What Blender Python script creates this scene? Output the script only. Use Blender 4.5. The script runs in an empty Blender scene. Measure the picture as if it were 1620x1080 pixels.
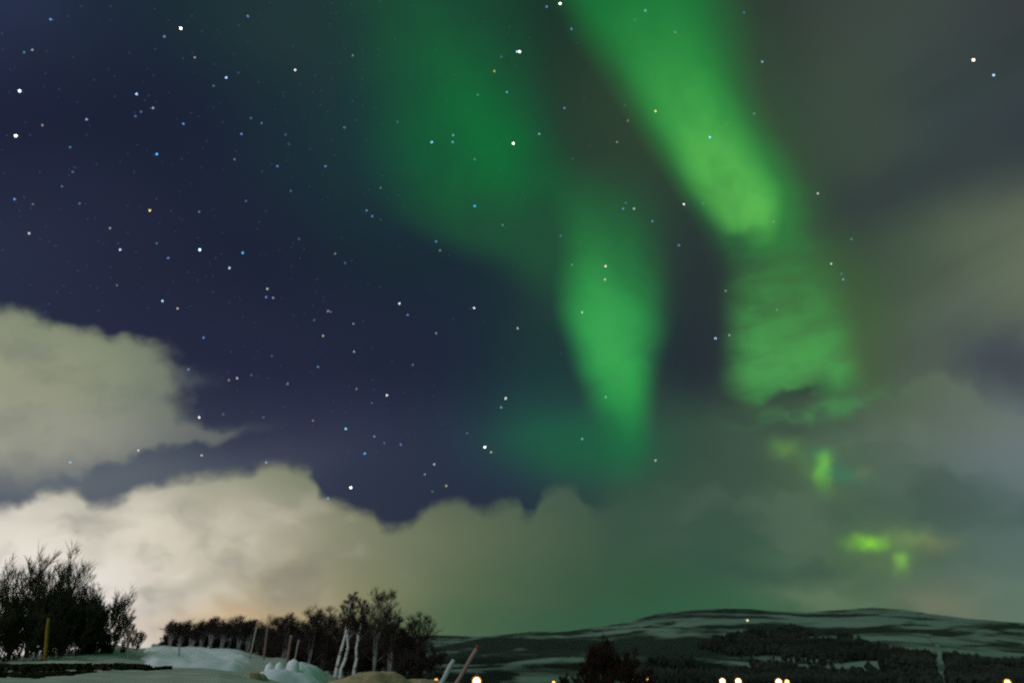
import bpy, math, random
import numpy as np

C = bpy.context.scene
R = math.radians
PI = math.pi

# ------------------------------------------------------------------ camera
EYE = 1.7
PITCH = R(25.45)
FPX = 1080.0                       # focal length in photo pixels (24 mm on a 36 mm sensor)
cam = bpy.data.cameras.new('camera')
cam.lens = 24.0
cam.sensor_width = 36.0
cam.clip_start = 0.05
cam.clip_end = 60000.0
cam.dof.use_dof = True             # the lens was focused a little short of infinity
cam.dof.focus_distance = 3.6
cam.dof.aperture_fstop = 1.8
cam_ob = bpy.data.objects.new('camera', cam)
C.collection.objects.link(cam_ob)
cam_ob.location = (0, 0, EYE)
cam_ob.rotation_euler = (PI / 2 + PITCH, 0, 0)
C.camera = cam_ob

CP, SP = math.cos(PITCH), math.sin(PITCH)
AXR = np.array([1.0, 0, 0])
AXF = np.array([0, CP, SP])
AXU = np.array([0, -SP, CP])


def ray(px, py):
    return AXF + AXR * ((px - 810) / FPX) + AXU * ((540 - py) / FPX)


def at(px, py, D):
    """the world point seen in that direction at horizontal distance D"""
    d = ray(px, py)
    k = D / math.hypot(d[0], d[1])
    return np.array([d[0] * k, d[1] * k, EYE + d[2] * k])


# ------------------------------------------------------------------ render look
C.view_settings.view_transform = 'Standard'
C.view_settings.look = 'None'
C.view_settings.exposure = 0.0
C.view_settings.gamma = 1.0
C.view_settings.use_curve_mapping = False

# ------------------------------------------------------------------ added fill light, standing for an unseen lamp behind the camera
FILL_EL, FILL_AZ = 38.0, 214.0     # behind the camera, a little to the left
fill = bpy.data.lights.new('unseen_lamp_fill', 'SUN')
fill.energy = 0.52
fill.angle = R(0.5)
fill.color = (0.64, 0.74, 1.0)
fill_ob = bpy.data.objects.new('unseen_lamp_fill', fill)
C.collection.objects.link(fill_ob)
fill_ob.location = (0, 0, 40)
_d = (math.sin(R(FILL_AZ)) * math.cos(R(FILL_EL)), math.cos(R(FILL_AZ)) * math.cos(R(FILL_EL)), math.sin(R(FILL_EL)))
from mathutils import Vector
fill_ob.rotation_euler = Vector(_d).to_track_quat('Z', 'Y').to_euler()


# ------------------------------------------------------------------ node expressions
def lin(c):
    out = []
    for v in c:
        v = v / 255.0
        out.append(v / 12.92 if v <= 0.04045 else ((v + 0.055) / 1.055) ** 2.4)
    return out


class E:
    def __init__(self, nt, s):
        self.nt, self.s = nt, s

    def _m(self, op, *a, clamp=False):
        n = self.nt.nodes.new('ShaderNodeMath')
        n.operation = op
        n.use_clamp = clamp
        for i, v in enumerate(a):
            if isinstance(v, E):
                self.nt.links.new(v.s, n.inputs[i])
            else:
                n.inputs[i].default_value = float(v)
        return E(self.nt, n.outputs[0])

    def __add__(self, o): return self._m('ADD', self, o)
    def __radd__(self, o): return self._m('ADD', o, self)
    def __sub__(self, o): return self._m('SUBTRACT', self, o)
    def __rsub__(self, o): return self._m('SUBTRACT', o, self)
    def __mul__(self, o): return self._m('MULTIPLY', self, o)
    def __rmul__(self, o): return self._m('MULTIPLY', o, self)
    def __truediv__(self, o): return self._m('DIVIDE', self, o)
    def __rtruediv__(self, o): return self._m('DIVIDE', o, self)
    def __pow__(self, o): return self._m('POWER', self, o)
    def max(self, o): return self._m('MAXIMUM', self, o)
    def min(self, o): return self._m('MINIMUM', self, o)
    def exp(self): return self._m('EXPONENT', self)
    def clamp(self): return self._m('ADD', self, 0.0, clamp=True)

    def smooth(self, a, b, t0=0.0, t1=1.0):
        n = self.nt.nodes.new('ShaderNodeMapRange')
        n.interpolation_type = 'SMOOTHSTEP'
        self.nt.links.new(self.s, n.inputs[0])
        if a > b:
            a, b, t0, t1 = b, a, t1, t0
        for i, v in zip((1, 2, 3, 4), (a, b, t0, t1)):
            n.inputs[i].default_value = v
        return E(self.nt, n.outputs[0])

    def curve(self, pts):
        """a smooth function through the points (x, value)"""
        xs = [p[0] for p in pts]
        ys = [p[1] for p in pts]
        x0, x1, y0, y1 = min(xs), max(xs), min(ys), max(ys)
        if y1 - y0 < 1e-9:
            y1 = y0 + 1
        n = self.nt.nodes.new('ShaderNodeFloatCurve')
        cv = n.mapping.curves[0]
        q = [((x - x0) / (x1 - x0), (y - y0) / (y1 - y0)) for x, y in pts]
        cv.points[0].location = q[0]
        cv.points[1].location = q[-1]
        for p in q[1:-1]:
            cv.points.new(*p)
        for p in cv.points:
            p.handle_type = 'AUTO_CLAMPED'
        n.mapping.update()
        t = ((self - x0) * (1.0 / (x1 - x0))).clamp()
        self.nt.links.new(t.s, n.inputs['Value'])
        return E(self.nt, n.outputs[0]) * (y1 - y0) + y0

    def ramp(self, stops, interp='B_SPLINE', x0=None, x1=None):
        """a colour along this value; stops are (x, sRGB 0-255)"""
        x0 = stops[0][0] if x0 is None else x0
        x1 = stops[-1][0] if x1 is None else x1
        n = self.nt.nodes.new('ShaderNodeValToRGB')
        cr = n.color_ramp
        cr.interpolation = interp
        while len(cr.elements) < len(stops):
            cr.elements.new(0.5)
        for e, (x, c) in zip(cr.elements, sorted(stops)):
            e.position = (x - x0) / (x1 - x0)
        for e, (x, c) in zip(cr.elements, sorted(stops)):
            e.color = (*lin(c), 1)
        t = ((self - x0) * (1.0 / (x1 - x0))).clamp()
        self.nt.links.new(t.s, n.inputs[0])
        return n.outputs[0]


def combine(nt, x, y, z=0.0):
    n = nt.nodes.new('ShaderNodeCombineXYZ')
    for i, v in enumerate((x, y, z)):
        if isinstance(v, E):
            nt.links.new(v.s, n.inputs[i])
        else:
            n.inputs[i].default_value = float(v)
    return n.outputs[0]


def noise(nt, vec, scale, detail=3.0, rough=0.5, dist=0.0):
    n = nt.nodes.new('ShaderNodeTexNoise')
    n.inputs['Scale'].default_value = scale
    n.inputs['Detail'].default_value = detail
    n.inputs['Roughness'].default_value = rough
    n.inputs['Distortion'].default_value = dist
    if vec is not None:
        nt.links.new(vec, n.inputs['Vector'])
    return E(nt, n.outputs[0])


def cmix(nt, a, b, f, blend='MIX'):
    n = nt.nodes.new('ShaderNodeMix')
    n.data_type = 'RGBA'
    n.blend_type = blend
    n.clamp_factor = True
    for i, v in ((0, f), (6, a), (7, b)):
        if isinstance(v, E):
            nt.links.new(v.s, n.inputs[i])
        elif isinstance(v, (int, float)):
            n.inputs[i].default_value = v
        elif isinstance(v, (tuple, list)):
            n.inputs[i].default_value = (*lin(v), 1)
        else:
            nt.links.new(v, n.inputs[i])
    return n.outputs[2]


# ------------------------------------------------------------------ the night sky: aurora, clouds, town glow
world = bpy.data.worlds.new('World')
C.world = world
world.use_nodes = True
wt = world.node_tree
wt.nodes.clear()
tc = wt.nodes.new('ShaderNodeTexCoord')
DIR = tc.outputs['Generated']


def dot(v):
    n = wt.nodes.new('ShaderNodeVectorMath')
    n.operation = 'DOT_PRODUCT'
    wt.links.new(DIR, n.inputs[0])
    n.inputs[1].default_value = tuple(v)
    return E(wt, n.outputs['Value'])


# a chart of the northern sky, centred 25 degrees above the horizon (fixed in the world)
dF = dot(AXF)
dFc = dF.max(0.2)
X = dot(AXR) / dFc * FPX + 810.0
Y = 540.0 - dot(AXU) / dFc * FPX

P = combine(wt, X * 0.01, Y * 0.01)
w1 = noise(wt, P, 0.55, 2, 0.5) - 0.5
w2 = noise(wt, combine(wt, X * 0.01 + 37.0, Y * 0.01 + 11.0), 0.55, 2, 0.5) - 0.5
f1 = noise(wt, combine(wt, X * 0.01 + 5.0, Y * 0.01 - 9.0), 2.2, 2, 0.45) - 0.5
f2 = noise(wt, combine(wt, X * 0.01 - 15.0, Y * 0.01 + 19.0), 2.2, 2, 0.45) - 0.5
Xs = X + w1 * 60.0                # soft warp, for aurora and veils
Ys = Y + w2 * 60.0
Xc = X + w1 * 40.0 + f1 * 42.0    # stronger warp, for cloud edges
Yc = Y + w2 * 40.0 + f2 * 42.0


def gauss(cx, cy, sx, sy, rot=0.0, x=None, y=None, p=1.0):
    x = Xs if x is None else x
    y = Ys if y is None else y
    a = R(rot)
    dx, dy = x - cx, y - cy
    u = (dx * math.cos(a) + dy * math.sin(a)) * (1.0 / sx)
    v = (dy * math.cos(a) - dx * math.sin(a)) * (1.0 / sy)
    g = u * u + v * v
    if p != 1.0:
        g = g ** p
    return (g * -0.5).exp()


def grid(rows, x, y, x0, x1):
    c = x.ramp(rows[0][1], x0=x0, x1=x1)
    for (ya, ra), (yb, rb) in zip(rows, rows[1:]):
        c = cmix(wt, c, x.ramp(rb, x0=x0, x1=x1), y.smooth(ya, yb))
    return c


puff2 = noise(wt, combine(wt, X * 0.017 + w1 * 2.0 + 2.0, Y * 0.015 + w2 * 2.0), 1.0, 3, 0.55)
# -- open sky and the thin veil on the right
sky_rows = [
    (-40, [(-200, (44, 53, 80)), (0, (42, 51, 78)), (200, (26, 39, 52)), (400, (26, 42, 52)), (600, (24, 50, 46)), (800, (23, 50, 42)),
           (960, (32, 54, 44)), (1200, (46, 58, 52)), (1300, (56, 66, 60)), (1450, (64, 76, 70)), (1620, (54, 58, 62)), (1900, (54, 58, 62))]),
    (190, [(-200, (32, 36, 60)), (0, (31, 36, 58)), (300, (26, 33, 52)), (480, (28, 40, 54)), (620, (24, 46, 50)), (850, (30, 58, 44)),
           (960, (46, 62, 48)), (1100, (48, 68, 52)), (1250, (52, 70, 56)), (1360, (64, 78, 68)), (1480, (58, 70, 70)), (1620, (54, 64, 68)), (1900, (50, 60, 64))]),
    (400, [(-200, (42, 50, 70)), (0, (40, 46, 68)), (300, (31, 35, 57)), (600, (25, 33, 47)), (760, (26, 38, 54)), (900, (32, 56, 52)), (1060, (44, 56, 52)),
           (1120, (40, 50, 50)), (1250, (50, 68, 54)), (1350, (60, 78, 60)), (1420, (66, 83, 66)), (1500, (74, 90, 74)), (1620, (102, 112, 92)), (1900, (106, 114, 96))]),
    (560, [(-200, (40, 46, 68)), (0, (38, 44, 66)), (350, (36, 40, 63)), (700, (30, 36, 56)), (850, (26, 42, 52)), (1090, (38, 42, 54)),
           (1150, (44, 54, 54)), (1250, (58, 80, 60)), (1350, (74, 88, 68)), (1450, (80, 96, 80)), (1540, (82, 92, 86)), (1620, (84, 92, 90)), (1900, (84, 92, 90))]),
    (700, [(-200, (84, 92, 106)), (0, (78, 84, 102)), (200, (58, 66, 82)), (350, (48, 53, 75)), (480, (46, 50, 74)), (700, (40, 47, 68)), (850, (36, 56, 68)),
           (1000, (50, 74, 64)), (1200, (62, 84, 68)), (1350, (78, 98, 80)), (1500, (92, 108, 100)), (1620, (104, 118, 122)), (1900, (104, 118, 122))]),
    (850, [(-200, (84, 92, 106)), (0, (80, 86, 104)), (350, (56, 64, 78)), (700, (38, 44, 64)), (850, (38, 48, 64)), (940, (46, 72, 64)), (1000, (56, 82, 68)), (1200, (58, 84, 68)), (1400, (70, 95, 77)), (1620, (90, 110, 106)), (1900, (90, 110, 106))]),
    (985, [(-200, (200, 190, 175)), (300, (190, 170, 135)), (560, (120, 124, 92)), (700, (80, 108, 80)), (850, (60, 94, 72)), (1100, (48, 94, 66)),
           (1230, (60, 98, 72)), (1310, (82, 106, 80)), (1390, (76, 106, 80)), (1500, (98, 110, 92)), (1620, (92, 116, 100)), (1900, (92, 116, 100))]),
]
col = grid(sky_rows, Xs, Ys, -200, 1900)

# slanting veils in the upper right: dark gap, pale band under it
veil = noise(wt, combine(wt, X * 0.004 + Y * 0.0022, Y * 0.010 + X * 0.0045), 0.7, 3, 0.45)
vr = X.smooth(1290, 1500)
col = cmix(wt, col, cmix(wt, col, (46, 58, 54), 0.35), vr * veil.smooth(0.45, 0.70) * Y.smooth(720, 520))
dk = gauss(1470, 285, 260, 42, -18)
col = cmix(wt, col, (48, 57, 62), dk * 0.75)
col = cmix(wt, col, (100, 113, 93), gauss(1650, 430, 130, 80, -20) * 0.4)
col = cmix(wt, col, (66, 74, 82), gauss(1600, 572, 62, 34, 12, Xc, Yc) * 0.95)
col = cmix(wt, col, (58, 62, 64), gauss(1400, 575, 70, 40, 0) * 0.2)


def band(pts, cols, x, y, edge=0.9):
    """an aurora band: at height y its left foot, left plateau, right plateau, right foot and strength"""
    l0 = y.curve([(p[0], p[1]) for p in pts])
    l1 = y.curve([(p[0], p[2]) for p in pts])
    r1 = y.curve([(p[0], p[3]) for p in pts])
    r0 = y.curve([(p[0], p[4]) for p in pts])
    s = y.curve([(p[0], p[5]) for p in pts])
    a = ((x - l0) / (l1 - l0)).clamp()
    b = ((r0 - x) / (r0 - r1)).clamp()
    a = a * a * (3.0 - 2.0 * a)
    b = b * b * (3.0 - 2.0 * b)
    return a * b * s, y.ramp(cols)


def lay(base, m, c, k=1.0):
    return cmix(wt, base, c, m * k)


# fine ray structure, drawn out along the curtains
rays = noise(wt, combine(wt, Xs * 0.02 - Ys * 0.008, Ys * 0.003), 1.0, 3, 0.5)
puff = noise(wt, combine(wt, X * 0.011 - 3.0, Y * 0.011), 1.0, 3, 0.45)
Xa = X + w1 * 34.0
Ya = Y + w2 * 34.0

# left diffuse curtain
col = lay(col, gauss(620, 230, 110, 130, -25), (27, 60, 60), 0.6)
m, c = band([(-120, 420, 600, 690, 880, 0.6), (0, 470, 640, 720, 890, 0.7), (100, 510, 690, 756, 900, 0.8), (200, 540, 742, 780, 910, 0.95), (270, 550, 742, 792, 970, 0.9),
             (330, 580, 730, 880, 1050, 0.8), (390, 660, 800, 930, 1075, 0.75), (435, 740, 860, 940, 1080, 0.6), (480, 800, 890, 940, 1080, 0.3), (540, 830, 900, 940, 1060, 0)],
            [(-120, (28, 78, 54)), (0, (28, 82, 54)), (100, (22, 92, 52)), (220, (16, 104, 54)), (300, (22, 94, 52)), (360, (32, 82, 52)), (540, (34, 74, 56))], Xs, Ys)
col = lay(col, m, c, puff2.smooth(0.25, 0.7, 0.78, 1.0))
col = lay(col, gauss(450, 40, 120, 70, 20), (38, 62, 60), 0.5)
col = lay(col, gauss(772, 235, 26, 75, -16, Xa, Ya), (14, 116, 58), 0.4)
col = lay(col, gauss(715, 120, 30, 110, -22, Xa, Ya), (24, 100, 56), 0.35)
col = lay(col, gauss(860, 385, 90, 30, 32, Xa, Ya), (34, 82, 54), 0.4)
# brownish green between the curtains
col = lay(col, gauss(1000, 290, 60, 80, 25), (48, 62, 48), 0.45)

col = lay(col, gauss(975, 480, 95, 150, -4), (34, 76, 56), 0.45)
# the tapering centre curtain
m, c = band([(240, 850, 920, 940, 1050, 0.0), (300, 855, 925, 955, 1070, 0.3), (360, 868, 922, 972, 1078, 0.62), (420, 870, 930, 978, 1084, 0.85), (500, 874, 936, 980, 1076, 0.98), (560, 888, 950, 984, 1062, 1.0),
             (640, 914, 966, 988, 1044, 1.0), (700, 926, 978, 990, 1038, 0.9), (732, 938, 976, 996, 1034, 0.25), (775, 936, 975, 996, 1040, 0)],
            [(250, (28, 90, 54)), (400, (38, 120, 62)), (480, (46, 150, 74)), (540, (52, 164, 82)), (600, (48, 160, 78)), (660, (30, 140, 66)), (720, (24, 116, 64)), (780, (24, 100, 62))], Xa, Ya)
col = lay(col, m, c, puff2.smooth(0.25, 0.7, 0.74, 1.0))
col = lay(col, gauss(962, 540, 22, 90, -8, Xa, Ya), (66, 176, 86), 0.5)
# its green skirt towards the left
col = lay(col, gauss(880, 692, 70, 34, 8), (30, 98, 68), 0.72)
col = lay(col, gauss(960, 715, 60, 28, 0), (30, 96, 64), 0.7)
col = lay(col, gauss(850, 620, 60, 60, 0), (28, 70, 66), 0.35)

# halo right of the main curtain
m, c = band([(-120, 980, 1060, 1090, 1230, 0.15), (150, 1070, 1150, 1180, 1290, 0.3), (330, 1160, 1225, 1250, 1350, 0.5), (480, 1180, 1250, 1320, 1440, 0.7), (580, 1180, 1250, 1330, 1450, 0.7), (680, 1190, 1250, 1330, 1460, 0)],
            [(-120, (50, 92, 56)), (330, (54, 92, 54)), (500, (64, 98, 58)), (600, (72, 100, 62)), (680, (76, 98, 70))], Xs, Ys)
col = lay(col, m, c)
# lower right curtain, rippled, ending on a ragged cloud
rip = noise(wt, combine(wt, X * 0.013, Y * 0.03 + X * 0.004), 1.0, 2, 0.5)
m, c = band([(280, 1130, 1205, 1235, 1310, 0.0), (330, 1130, 1205, 1235, 1310, 0.6), (400, 1136, 1205, 1255, 1345, 0.78), (460, 1132, 1202, 1280, 1362, 0.88), (520, 1128, 1198, 1300, 1368, 0.95), (580, 1128, 1196, 1312, 1370, 1.0), (610, 1130, 1200, 1315, 1375, 1.0), (640, 1160, 1205, 1310, 1360, 0.8), (680, 1165, 1215, 1310, 1360, 0)],
            [(280, (44, 120, 62)), (330, (46, 120, 62)), (400, (54, 116, 64)), (470, (64, 132, 68)), (530, (70, 148, 75)), (590, (76, 160, 82)), (640, (62, 126, 70)), (680, (60, 110, 66))], Xa, Ya)
col = lay(col, m, c, rip.smooth(0.30, 0.62, 0.62, 1.0) * puff2.smooth(0.25, 0.6, 0.76, 1.0))
# main curtain
m, c = band([(-120, 760, 880, 1030, 1140, 0.8), (0, 860, 945, 1075, 1192, 0.85), (60, 895, 990, 1090, 1205, 0.85), (120, 938, 1030, 1105, 1218, 0.86), (200, 990, 1070, 1135, 1240, 0.88),
             (260, 1028, 1100, 1175, 1275, 0.88), (310, 1060, 1128, 1195, 1282, 0.88), (345, 1082, 1148, 1205, 1285, 0.8), (372, 1098, 1160, 1215, 1285, 0.55), (400, 1110, 1165, 1220, 1285, 0.2), (430, 1110, 1165, 1220, 1285, 0.0)],
            [(-120, (20, 112, 54)), (0, (24, 120, 58)), (100, (32, 128, 60)), (200, (42, 140, 64)), (300, (50, 146, 66)), (345, (50, 142, 66)), (430, (46, 112, 60))], Xa, Ya)
col = lay(col, m, c, puff.smooth(0.2, 0.7, 0.86, 1.0))
m, c = band([(-60, 930, 1010, 1030, 1120, 0.0), (20, 930, 1020, 1050, 1140, 0.3), (90, 955, 1045, 1075, 1165, 0.5), (150, 992, 1068, 1098, 1185, 0.7), (210, 1030, 1098, 1125, 1205, 0.88), (260, 1056, 1115, 1152, 1224, 0.97),
             (310, 1086, 1140, 1190, 1242, 1.0), (345, 1108, 1158, 1206, 1243, 0.95), (368, 1122, 1168, 1208, 1240, 0.6), (392, 1135, 1172, 1205, 1236, 0.0)],
            [(-60, (40, 144, 66)), (100, (54, 156, 70)), (200, (74, 172, 78)), (280, (88, 182, 82)), (330, (96, 188, 84)), (392, (72, 160, 74))], Xa, Ya)
col = lay(col, m, c, puff2.smooth(0.22, 0.62, 0.62, 1.0))
# dark notch where it meets the cloud below
col = lay(col, gauss(1168, 374, 26, 11, -8, Xc, Yc), (42, 90, 58), 0.8)
col = lay(col, gauss(1108, 440, 30, 80, 6), (38, 46, 50), 0.55)
col = lay(col, gauss(1095, 560, 44, 60, 0), (36, 40, 54), 0.45)

# ragged dark cloud strip under the lower right curtain
fr = noise(wt, combine(wt, X * 0.01 + f1 * 0.5, Y * 0.022), 1.3, 2, 0.5)
edge = Xc.curve([(1100, 640), (1180, 628), (1215, 620), (1235, 604), (1260, 602), (1280, 616), (1330, 604), (1380, 615), (1450, 596), (1500, 594), (1560, 622), (1640, 664), (1900, 700)])
under = (Yc - edge).smooth(-8, 16) * X.smooth(1090, 1240)
col = lay(col, under * Y.smooth(760, 660), grid([(600, [(1100, (50, 66, 60)), (1300, (64, 84, 66)), (1420, (84, 100, 80)), (1520, (92, 106, 90)), (1700, (104, 114, 112))]),
                                                (740, [(1100, (58, 82, 66)), (1300, (70, 90, 76)), (1420, (86, 102, 90)), (1520, (98, 110, 106)), (1700, (110, 120, 130))])], Xs, Ys, 1100, 1700))
col = lay(col, gauss(1270, 616, 40, 9, -6, Xc, Yc), (46, 66, 56), 0.7)
col = lay(col, gauss(1300, 640, 70, 10, -8, Xc, Yc) * fr.smooth(0.4, 0.6), (72, 132, 80), 0.9)
col = lay(col, gauss(1255, 652, 50, 6, -14, Xc, Yc), (66, 116, 76), 0.6)
col = lay(col, gauss(1322, 644, 18, 14, -30, Xc, Yc), (72, 134, 80), 0.5)
col = lay(col, gauss(1318, 622, 16, 22, 10, Xc, Yc), (66, 126, 72), 0.5)
col = lay(col, gauss(1250, 668, 60, 9, 4, Xc, Yc), (56, 70, 66), 0.5)

fr0 = noise(wt, combine(wt, X * 0.03, Y * 0.045), 1.0, 4, 0.55) - 0.5
# -- the far cloud bank with its cumulus tops
bank_rows = [
    (720, [(-200, (160, 160, 146)), (0, (176, 176, 160)), (200, (160, 159, 143)), (400, (136, 142, 116)), (500, (110, 120, 98)), (620, (84, 96, 84)), (800, (76, 92, 80)), (960, (62, 84, 74)), (1200, (62, 84, 70))]),
    (850, [(-200, (228, 222, 210)), (0, (225, 219, 206)), (200, (216, 209, 193)), (340, (206, 198, 179)), (460, (160, 156, 134)), (560, (132, 134, 108)), (700, (98, 110, 86)), (850, (74, 94, 74)), (980, (58, 84, 66)), (1200, (54, 84, 64))]),
    (930, [(-200, (240, 230, 218)), (0, (238, 231, 224)), (150, (236, 229, 223)), (300, (198, 190, 170)), (420, (168, 158, 132)), (560, (130, 132, 100)), (700, (90, 108, 80)), (850, (64, 90, 68)), (1000, (50, 84, 60)), (1200, (46, 86, 60))]),
    (985, [(-200, (214, 208, 202)), (0, (212, 206, 200)), (150, (216, 210, 205)), (250, (206, 197, 186)), (360, (190, 168, 134)), (450, (162, 146, 114)), (560, (116, 120, 90)), (700, (78, 104, 76)), (850, (58, 90, 68)), (1000, (48, 88, 64)), (1200, (44, 90, 62))]),
]
bank_col = grid(bank_rows, Xs, Ys, -200, 1200)
lump = noise(wt, combine(wt, Xc * 0.0075, Yc * 0.014), 1.0, 4, 0.5)
lumpm = X.smooth(760, 420) * Y.smooth(760, 830)
bank_col = cmix(wt, bank_col, cmix(wt, bank_col, (112, 114, 106), 0.34), lumpm * lump.smooth(0.48, 0.68))
bank_col = cmix(wt, bank_col, cmix(wt, bank_col, (228, 220, 204), 0.34), lumpm * lump.smooth(0.46, 0.30) * X.smooth(520, 260))
# dark hollows seen in the bank, orange street glow low over the trees
bank_col = cmix(wt, bank_col, (140, 138, 124), gauss(470, 935, 45, 14, -20) * 0.5)
bank_col = cmix(wt, bank_col, (208, 178, 136), gauss(370, 975, 95, 18, -6) * 0.4)
bank_col = cmix(wt, bank_col, (168, 164, 152), gauss(310, 925, 90, 12, -22) * 0.45)
bank_col = cmix(wt, bank_col, (150, 152, 140), gauss(60, 822, 60, 12, -10) * 0.15)
bil = noise(wt, combine(wt, X * 0.011 + f1 * 0.5, Y * 0.018 + f2 * 0.5), 1.0, 2, 0.4) - 0.5
bilm = X.smooth(700, 380) * Y.smooth(750, 800)
bank_col = cmix(wt, bank_col, cmix(wt, bank_col, (244, 236, 220), 0.16), bilm * bil.smooth(0.0, 0.2))
bank_col = cmix(wt, bank_col, cmix(wt, bank_col, (92, 98, 92), 0.16), bilm * bil.smooth(0.0, -0.2))
top = Xc.curve([(-260, 760), (-100, 780), (0, 797), (55, 776), (110, 771), (150, 792), (185, 786), (240, 762), (300, 752), (335, 744), (385, 746), (412, 732),
                (450, 733), (490, 750), (516, 784), (545, 792), (575, 804), (600, 812), (632, 829), (662, 814), (690, 795), (725, 789), (762, 802), (790, 797),
                (815, 792), (832, 810), (850, 786), (872, 768), (902, 765), (926, 788), (948, 800), (975, 792), (1010, 766), (1060, 700)])
Yb = Y + f2 * 22.0
bank = (Yb - top + fr0 * 22.0).smooth(-10, 20)
fade = X.smooth(1010, 930)
bank_soft = (Yb - 800.0).smooth(-60, 120) * X.smooth(1200, 960)
col = cmix(wt, col, bank_col, bank * fade)
col = cmix(wt, col, bank_col, bank_soft * (1.0 - fade))
# greyish blue gap between the two clouds on the left is open sky; veil it a little
col = cmix(wt, col, (98, 106, 114), gauss(100, 762, 210, 34, -4) * (1.0 - bank) * 0.8)

# -- the cloud at the left edge
cright = Yc.curve([(440, 40), (484, 74), (500, 98), (518, 165), (530, 232), (550, 272), (580, 290), (602, 300), (630, 292), (652, 300), (670, 340), (681, 372),
                   (692, 350), (706, 296), (722, 236), (742, 150), (765, 80), (800, 0)])
ctop = Xc.curve([(-300, 468), (-60, 478), (0, 484), (60, 486), (92, 506), (150, 520), (225, 528), (300, 540)])
cl = (Yc - ctop + fr0 * 20.0).smooth(-14, 26) * (cright - Xc + fr0 * 40.0).smooth(-24, 44) * Yc.smooth(790, 690)
cl_col = grid([(480, [(-200, (138, 146, 120)), (0, (134, 143, 118)), (150, (124, 134, 112)), (300, (100, 110, 98)), (420, (74, 82, 92))]),
               (600, [(-200, (156, 158, 132)), (0, (152, 154, 130)), (150, (140, 147, 122)), (280, (116, 124, 110)), (420, (70, 78, 92))]),
               (720, [(-200, (162, 162, 146)), (0, (158, 158, 142)), (150, (146, 148, 136)), (280, (110, 114, 112)), (420, (68, 72, 92))])], Xs, Ys, -200, 420)
cl_col = cmix(wt, cl_col, cmix(wt, cl_col, (100, 108, 106), 0.35), lump.smooth(0.44, 0.72))
col = cmix(wt, col, cl_col, cl * 0.98)
col = cmix(wt, col, (104, 110, 106), gauss(330, 683, 44, 7, -14, Xc, Yc) * 0.5)
col = cmix(wt, col, (86, 92, 100), gauss(310, 600, 16, 7, 10, Xc, Yc) * 0.5)

# -- grey-green lumps of cloud on the right and the aurora gleams breaking through it
thick = noise(wt, combine(wt, Xc * 0.005 + 9.0, Yc * 0.008), 1.0, 3, 0.45)
rr = X.smooth(980, 1200) * Y.smooth(600, 700)
col = cmix(wt, col, cmix(wt, col, (50, 70, 66), 0.5), rr * thick.smooth(0.5, 0.72) * 0.8)
col = cmix(wt, col, cmix(wt, col, (110, 128, 108), 0.5), rr * thick.smooth(0.46, 0.28) * 0.5)
Xg = X + f1 * 34.0 + w1 * 16.0
Yg = Y + f2 * 34.0 + w2 * 16.0
for cx, cy, sx, sy, rot, c, k in (
        (1296, 740, 50, 34, 20, (78, 108, 76), 0.5),
        (1244, 708, 15, 11, 0, (92, 136, 74), 0.8),
        (1298, 722, 13, 9, 0, (66, 134, 92), 0.5),
        (1302, 741, 9, 13, 8, (120, 200, 78), 1.0),
        (1306, 764, 9, 15, -14, (84, 146, 72), 0.5),
        (1336, 746, 28, 8, 8, (60, 118, 90), 0.75),
        (1368, 748, 12, 7, 0, (104, 112, 84), 0.5),
        (1270, 728, 22, 8, 45, (84, 122, 76), 0.4),
        (1400, 865, 60, 28, 0, (92, 122, 76), 0.6),
        (1375, 857, 18, 7.5, 0, (132, 206, 68), 1.0),
        (1352, 857, 14, 7, 0, (92, 140, 72), 0.5),
        (1448, 852, 30, 7, 6, (112, 142, 88), 0.7),
        (1478, 858, 20, 12, 6, (112, 116, 88), 0.5),
        (1426, 889, 8, 12, 12, (126, 186, 84), 0.95),
        (1398, 897, 30, 8, -8, (88, 114, 76), 0.5),
        (1275, 905, 40, 12, 0, (52, 76, 66), 0.6),
        (1240, 890, 36, 14, 20, (80, 112, 86), 0.35),
        (1300, 950, 60, 12, 10, (104, 124, 96), 0.55),
        (1480, 955, 46, 18, 10, (122, 124, 102), 0.5)):
    col = cmix(wt, col, c, gauss(cx, cy, sx, sy, rot, Xg, Yg) * k)

# -- sky out of the picture: a plain cloudy night, lit from the town
amb = cmix(wt, (40, 80, 58), (32, 102, 60), dot((0, 0, 1)).smooth(0.1, 0.8))   # the aurora goes on overhead
west = dot((-0.92, -0.30, 0.25)).smooth(0.25, 0.95)
amb = cmix(wt, amb, (214, 204, 188), west * 0.95)
col = cmix(wt, amb, col, dF.smooth(0.32, 0.6))
col = cmix(wt, (40, 50, 48), col, dot((0, 0, 1)).smooth(-0.12, -0.02))

sky = wt.nodes.new('ShaderNodeTexSky')
sky.sky_type = 'NISHITA'
sky.sun_disc = False
sky.sun_elevation = R(FILL_EL)
sky.sun_rotation = R(FILL_AZ)
bg_air = wt.nodes.new('ShaderNodeBackground')      # faint blue night air
bg_air.inputs['Strength'].default_value = 0.0002
wt.links.new(sky.outputs[0], bg_air.inputs[0])
bg = wt.nodes.new('ShaderNodeBackground')
wt.links.new(col, bg.inputs[0])
bg.inputs['Strength'].default_value = 1.0
addn = wt.nodes.new('ShaderNodeAddShader')
wt.links.new(bg_air.outputs[0], addn.inputs[0])
wt.links.new(bg.outputs[0], addn.inputs[1])
wo = wt.nodes.new('ShaderNodeOutputWorld')
wt.links.new(addn.outputs[0], wo.inputs[0])

# ------------------------------------------------------------------ helpers for things
def setp(o, label=None, cat=None, group=None, kind=None):
    if label: o['label'] = label
    if cat: o['category'] = cat
    if group: o['group'] = group
    if kind: o['kind'] = kind
    return o


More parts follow.
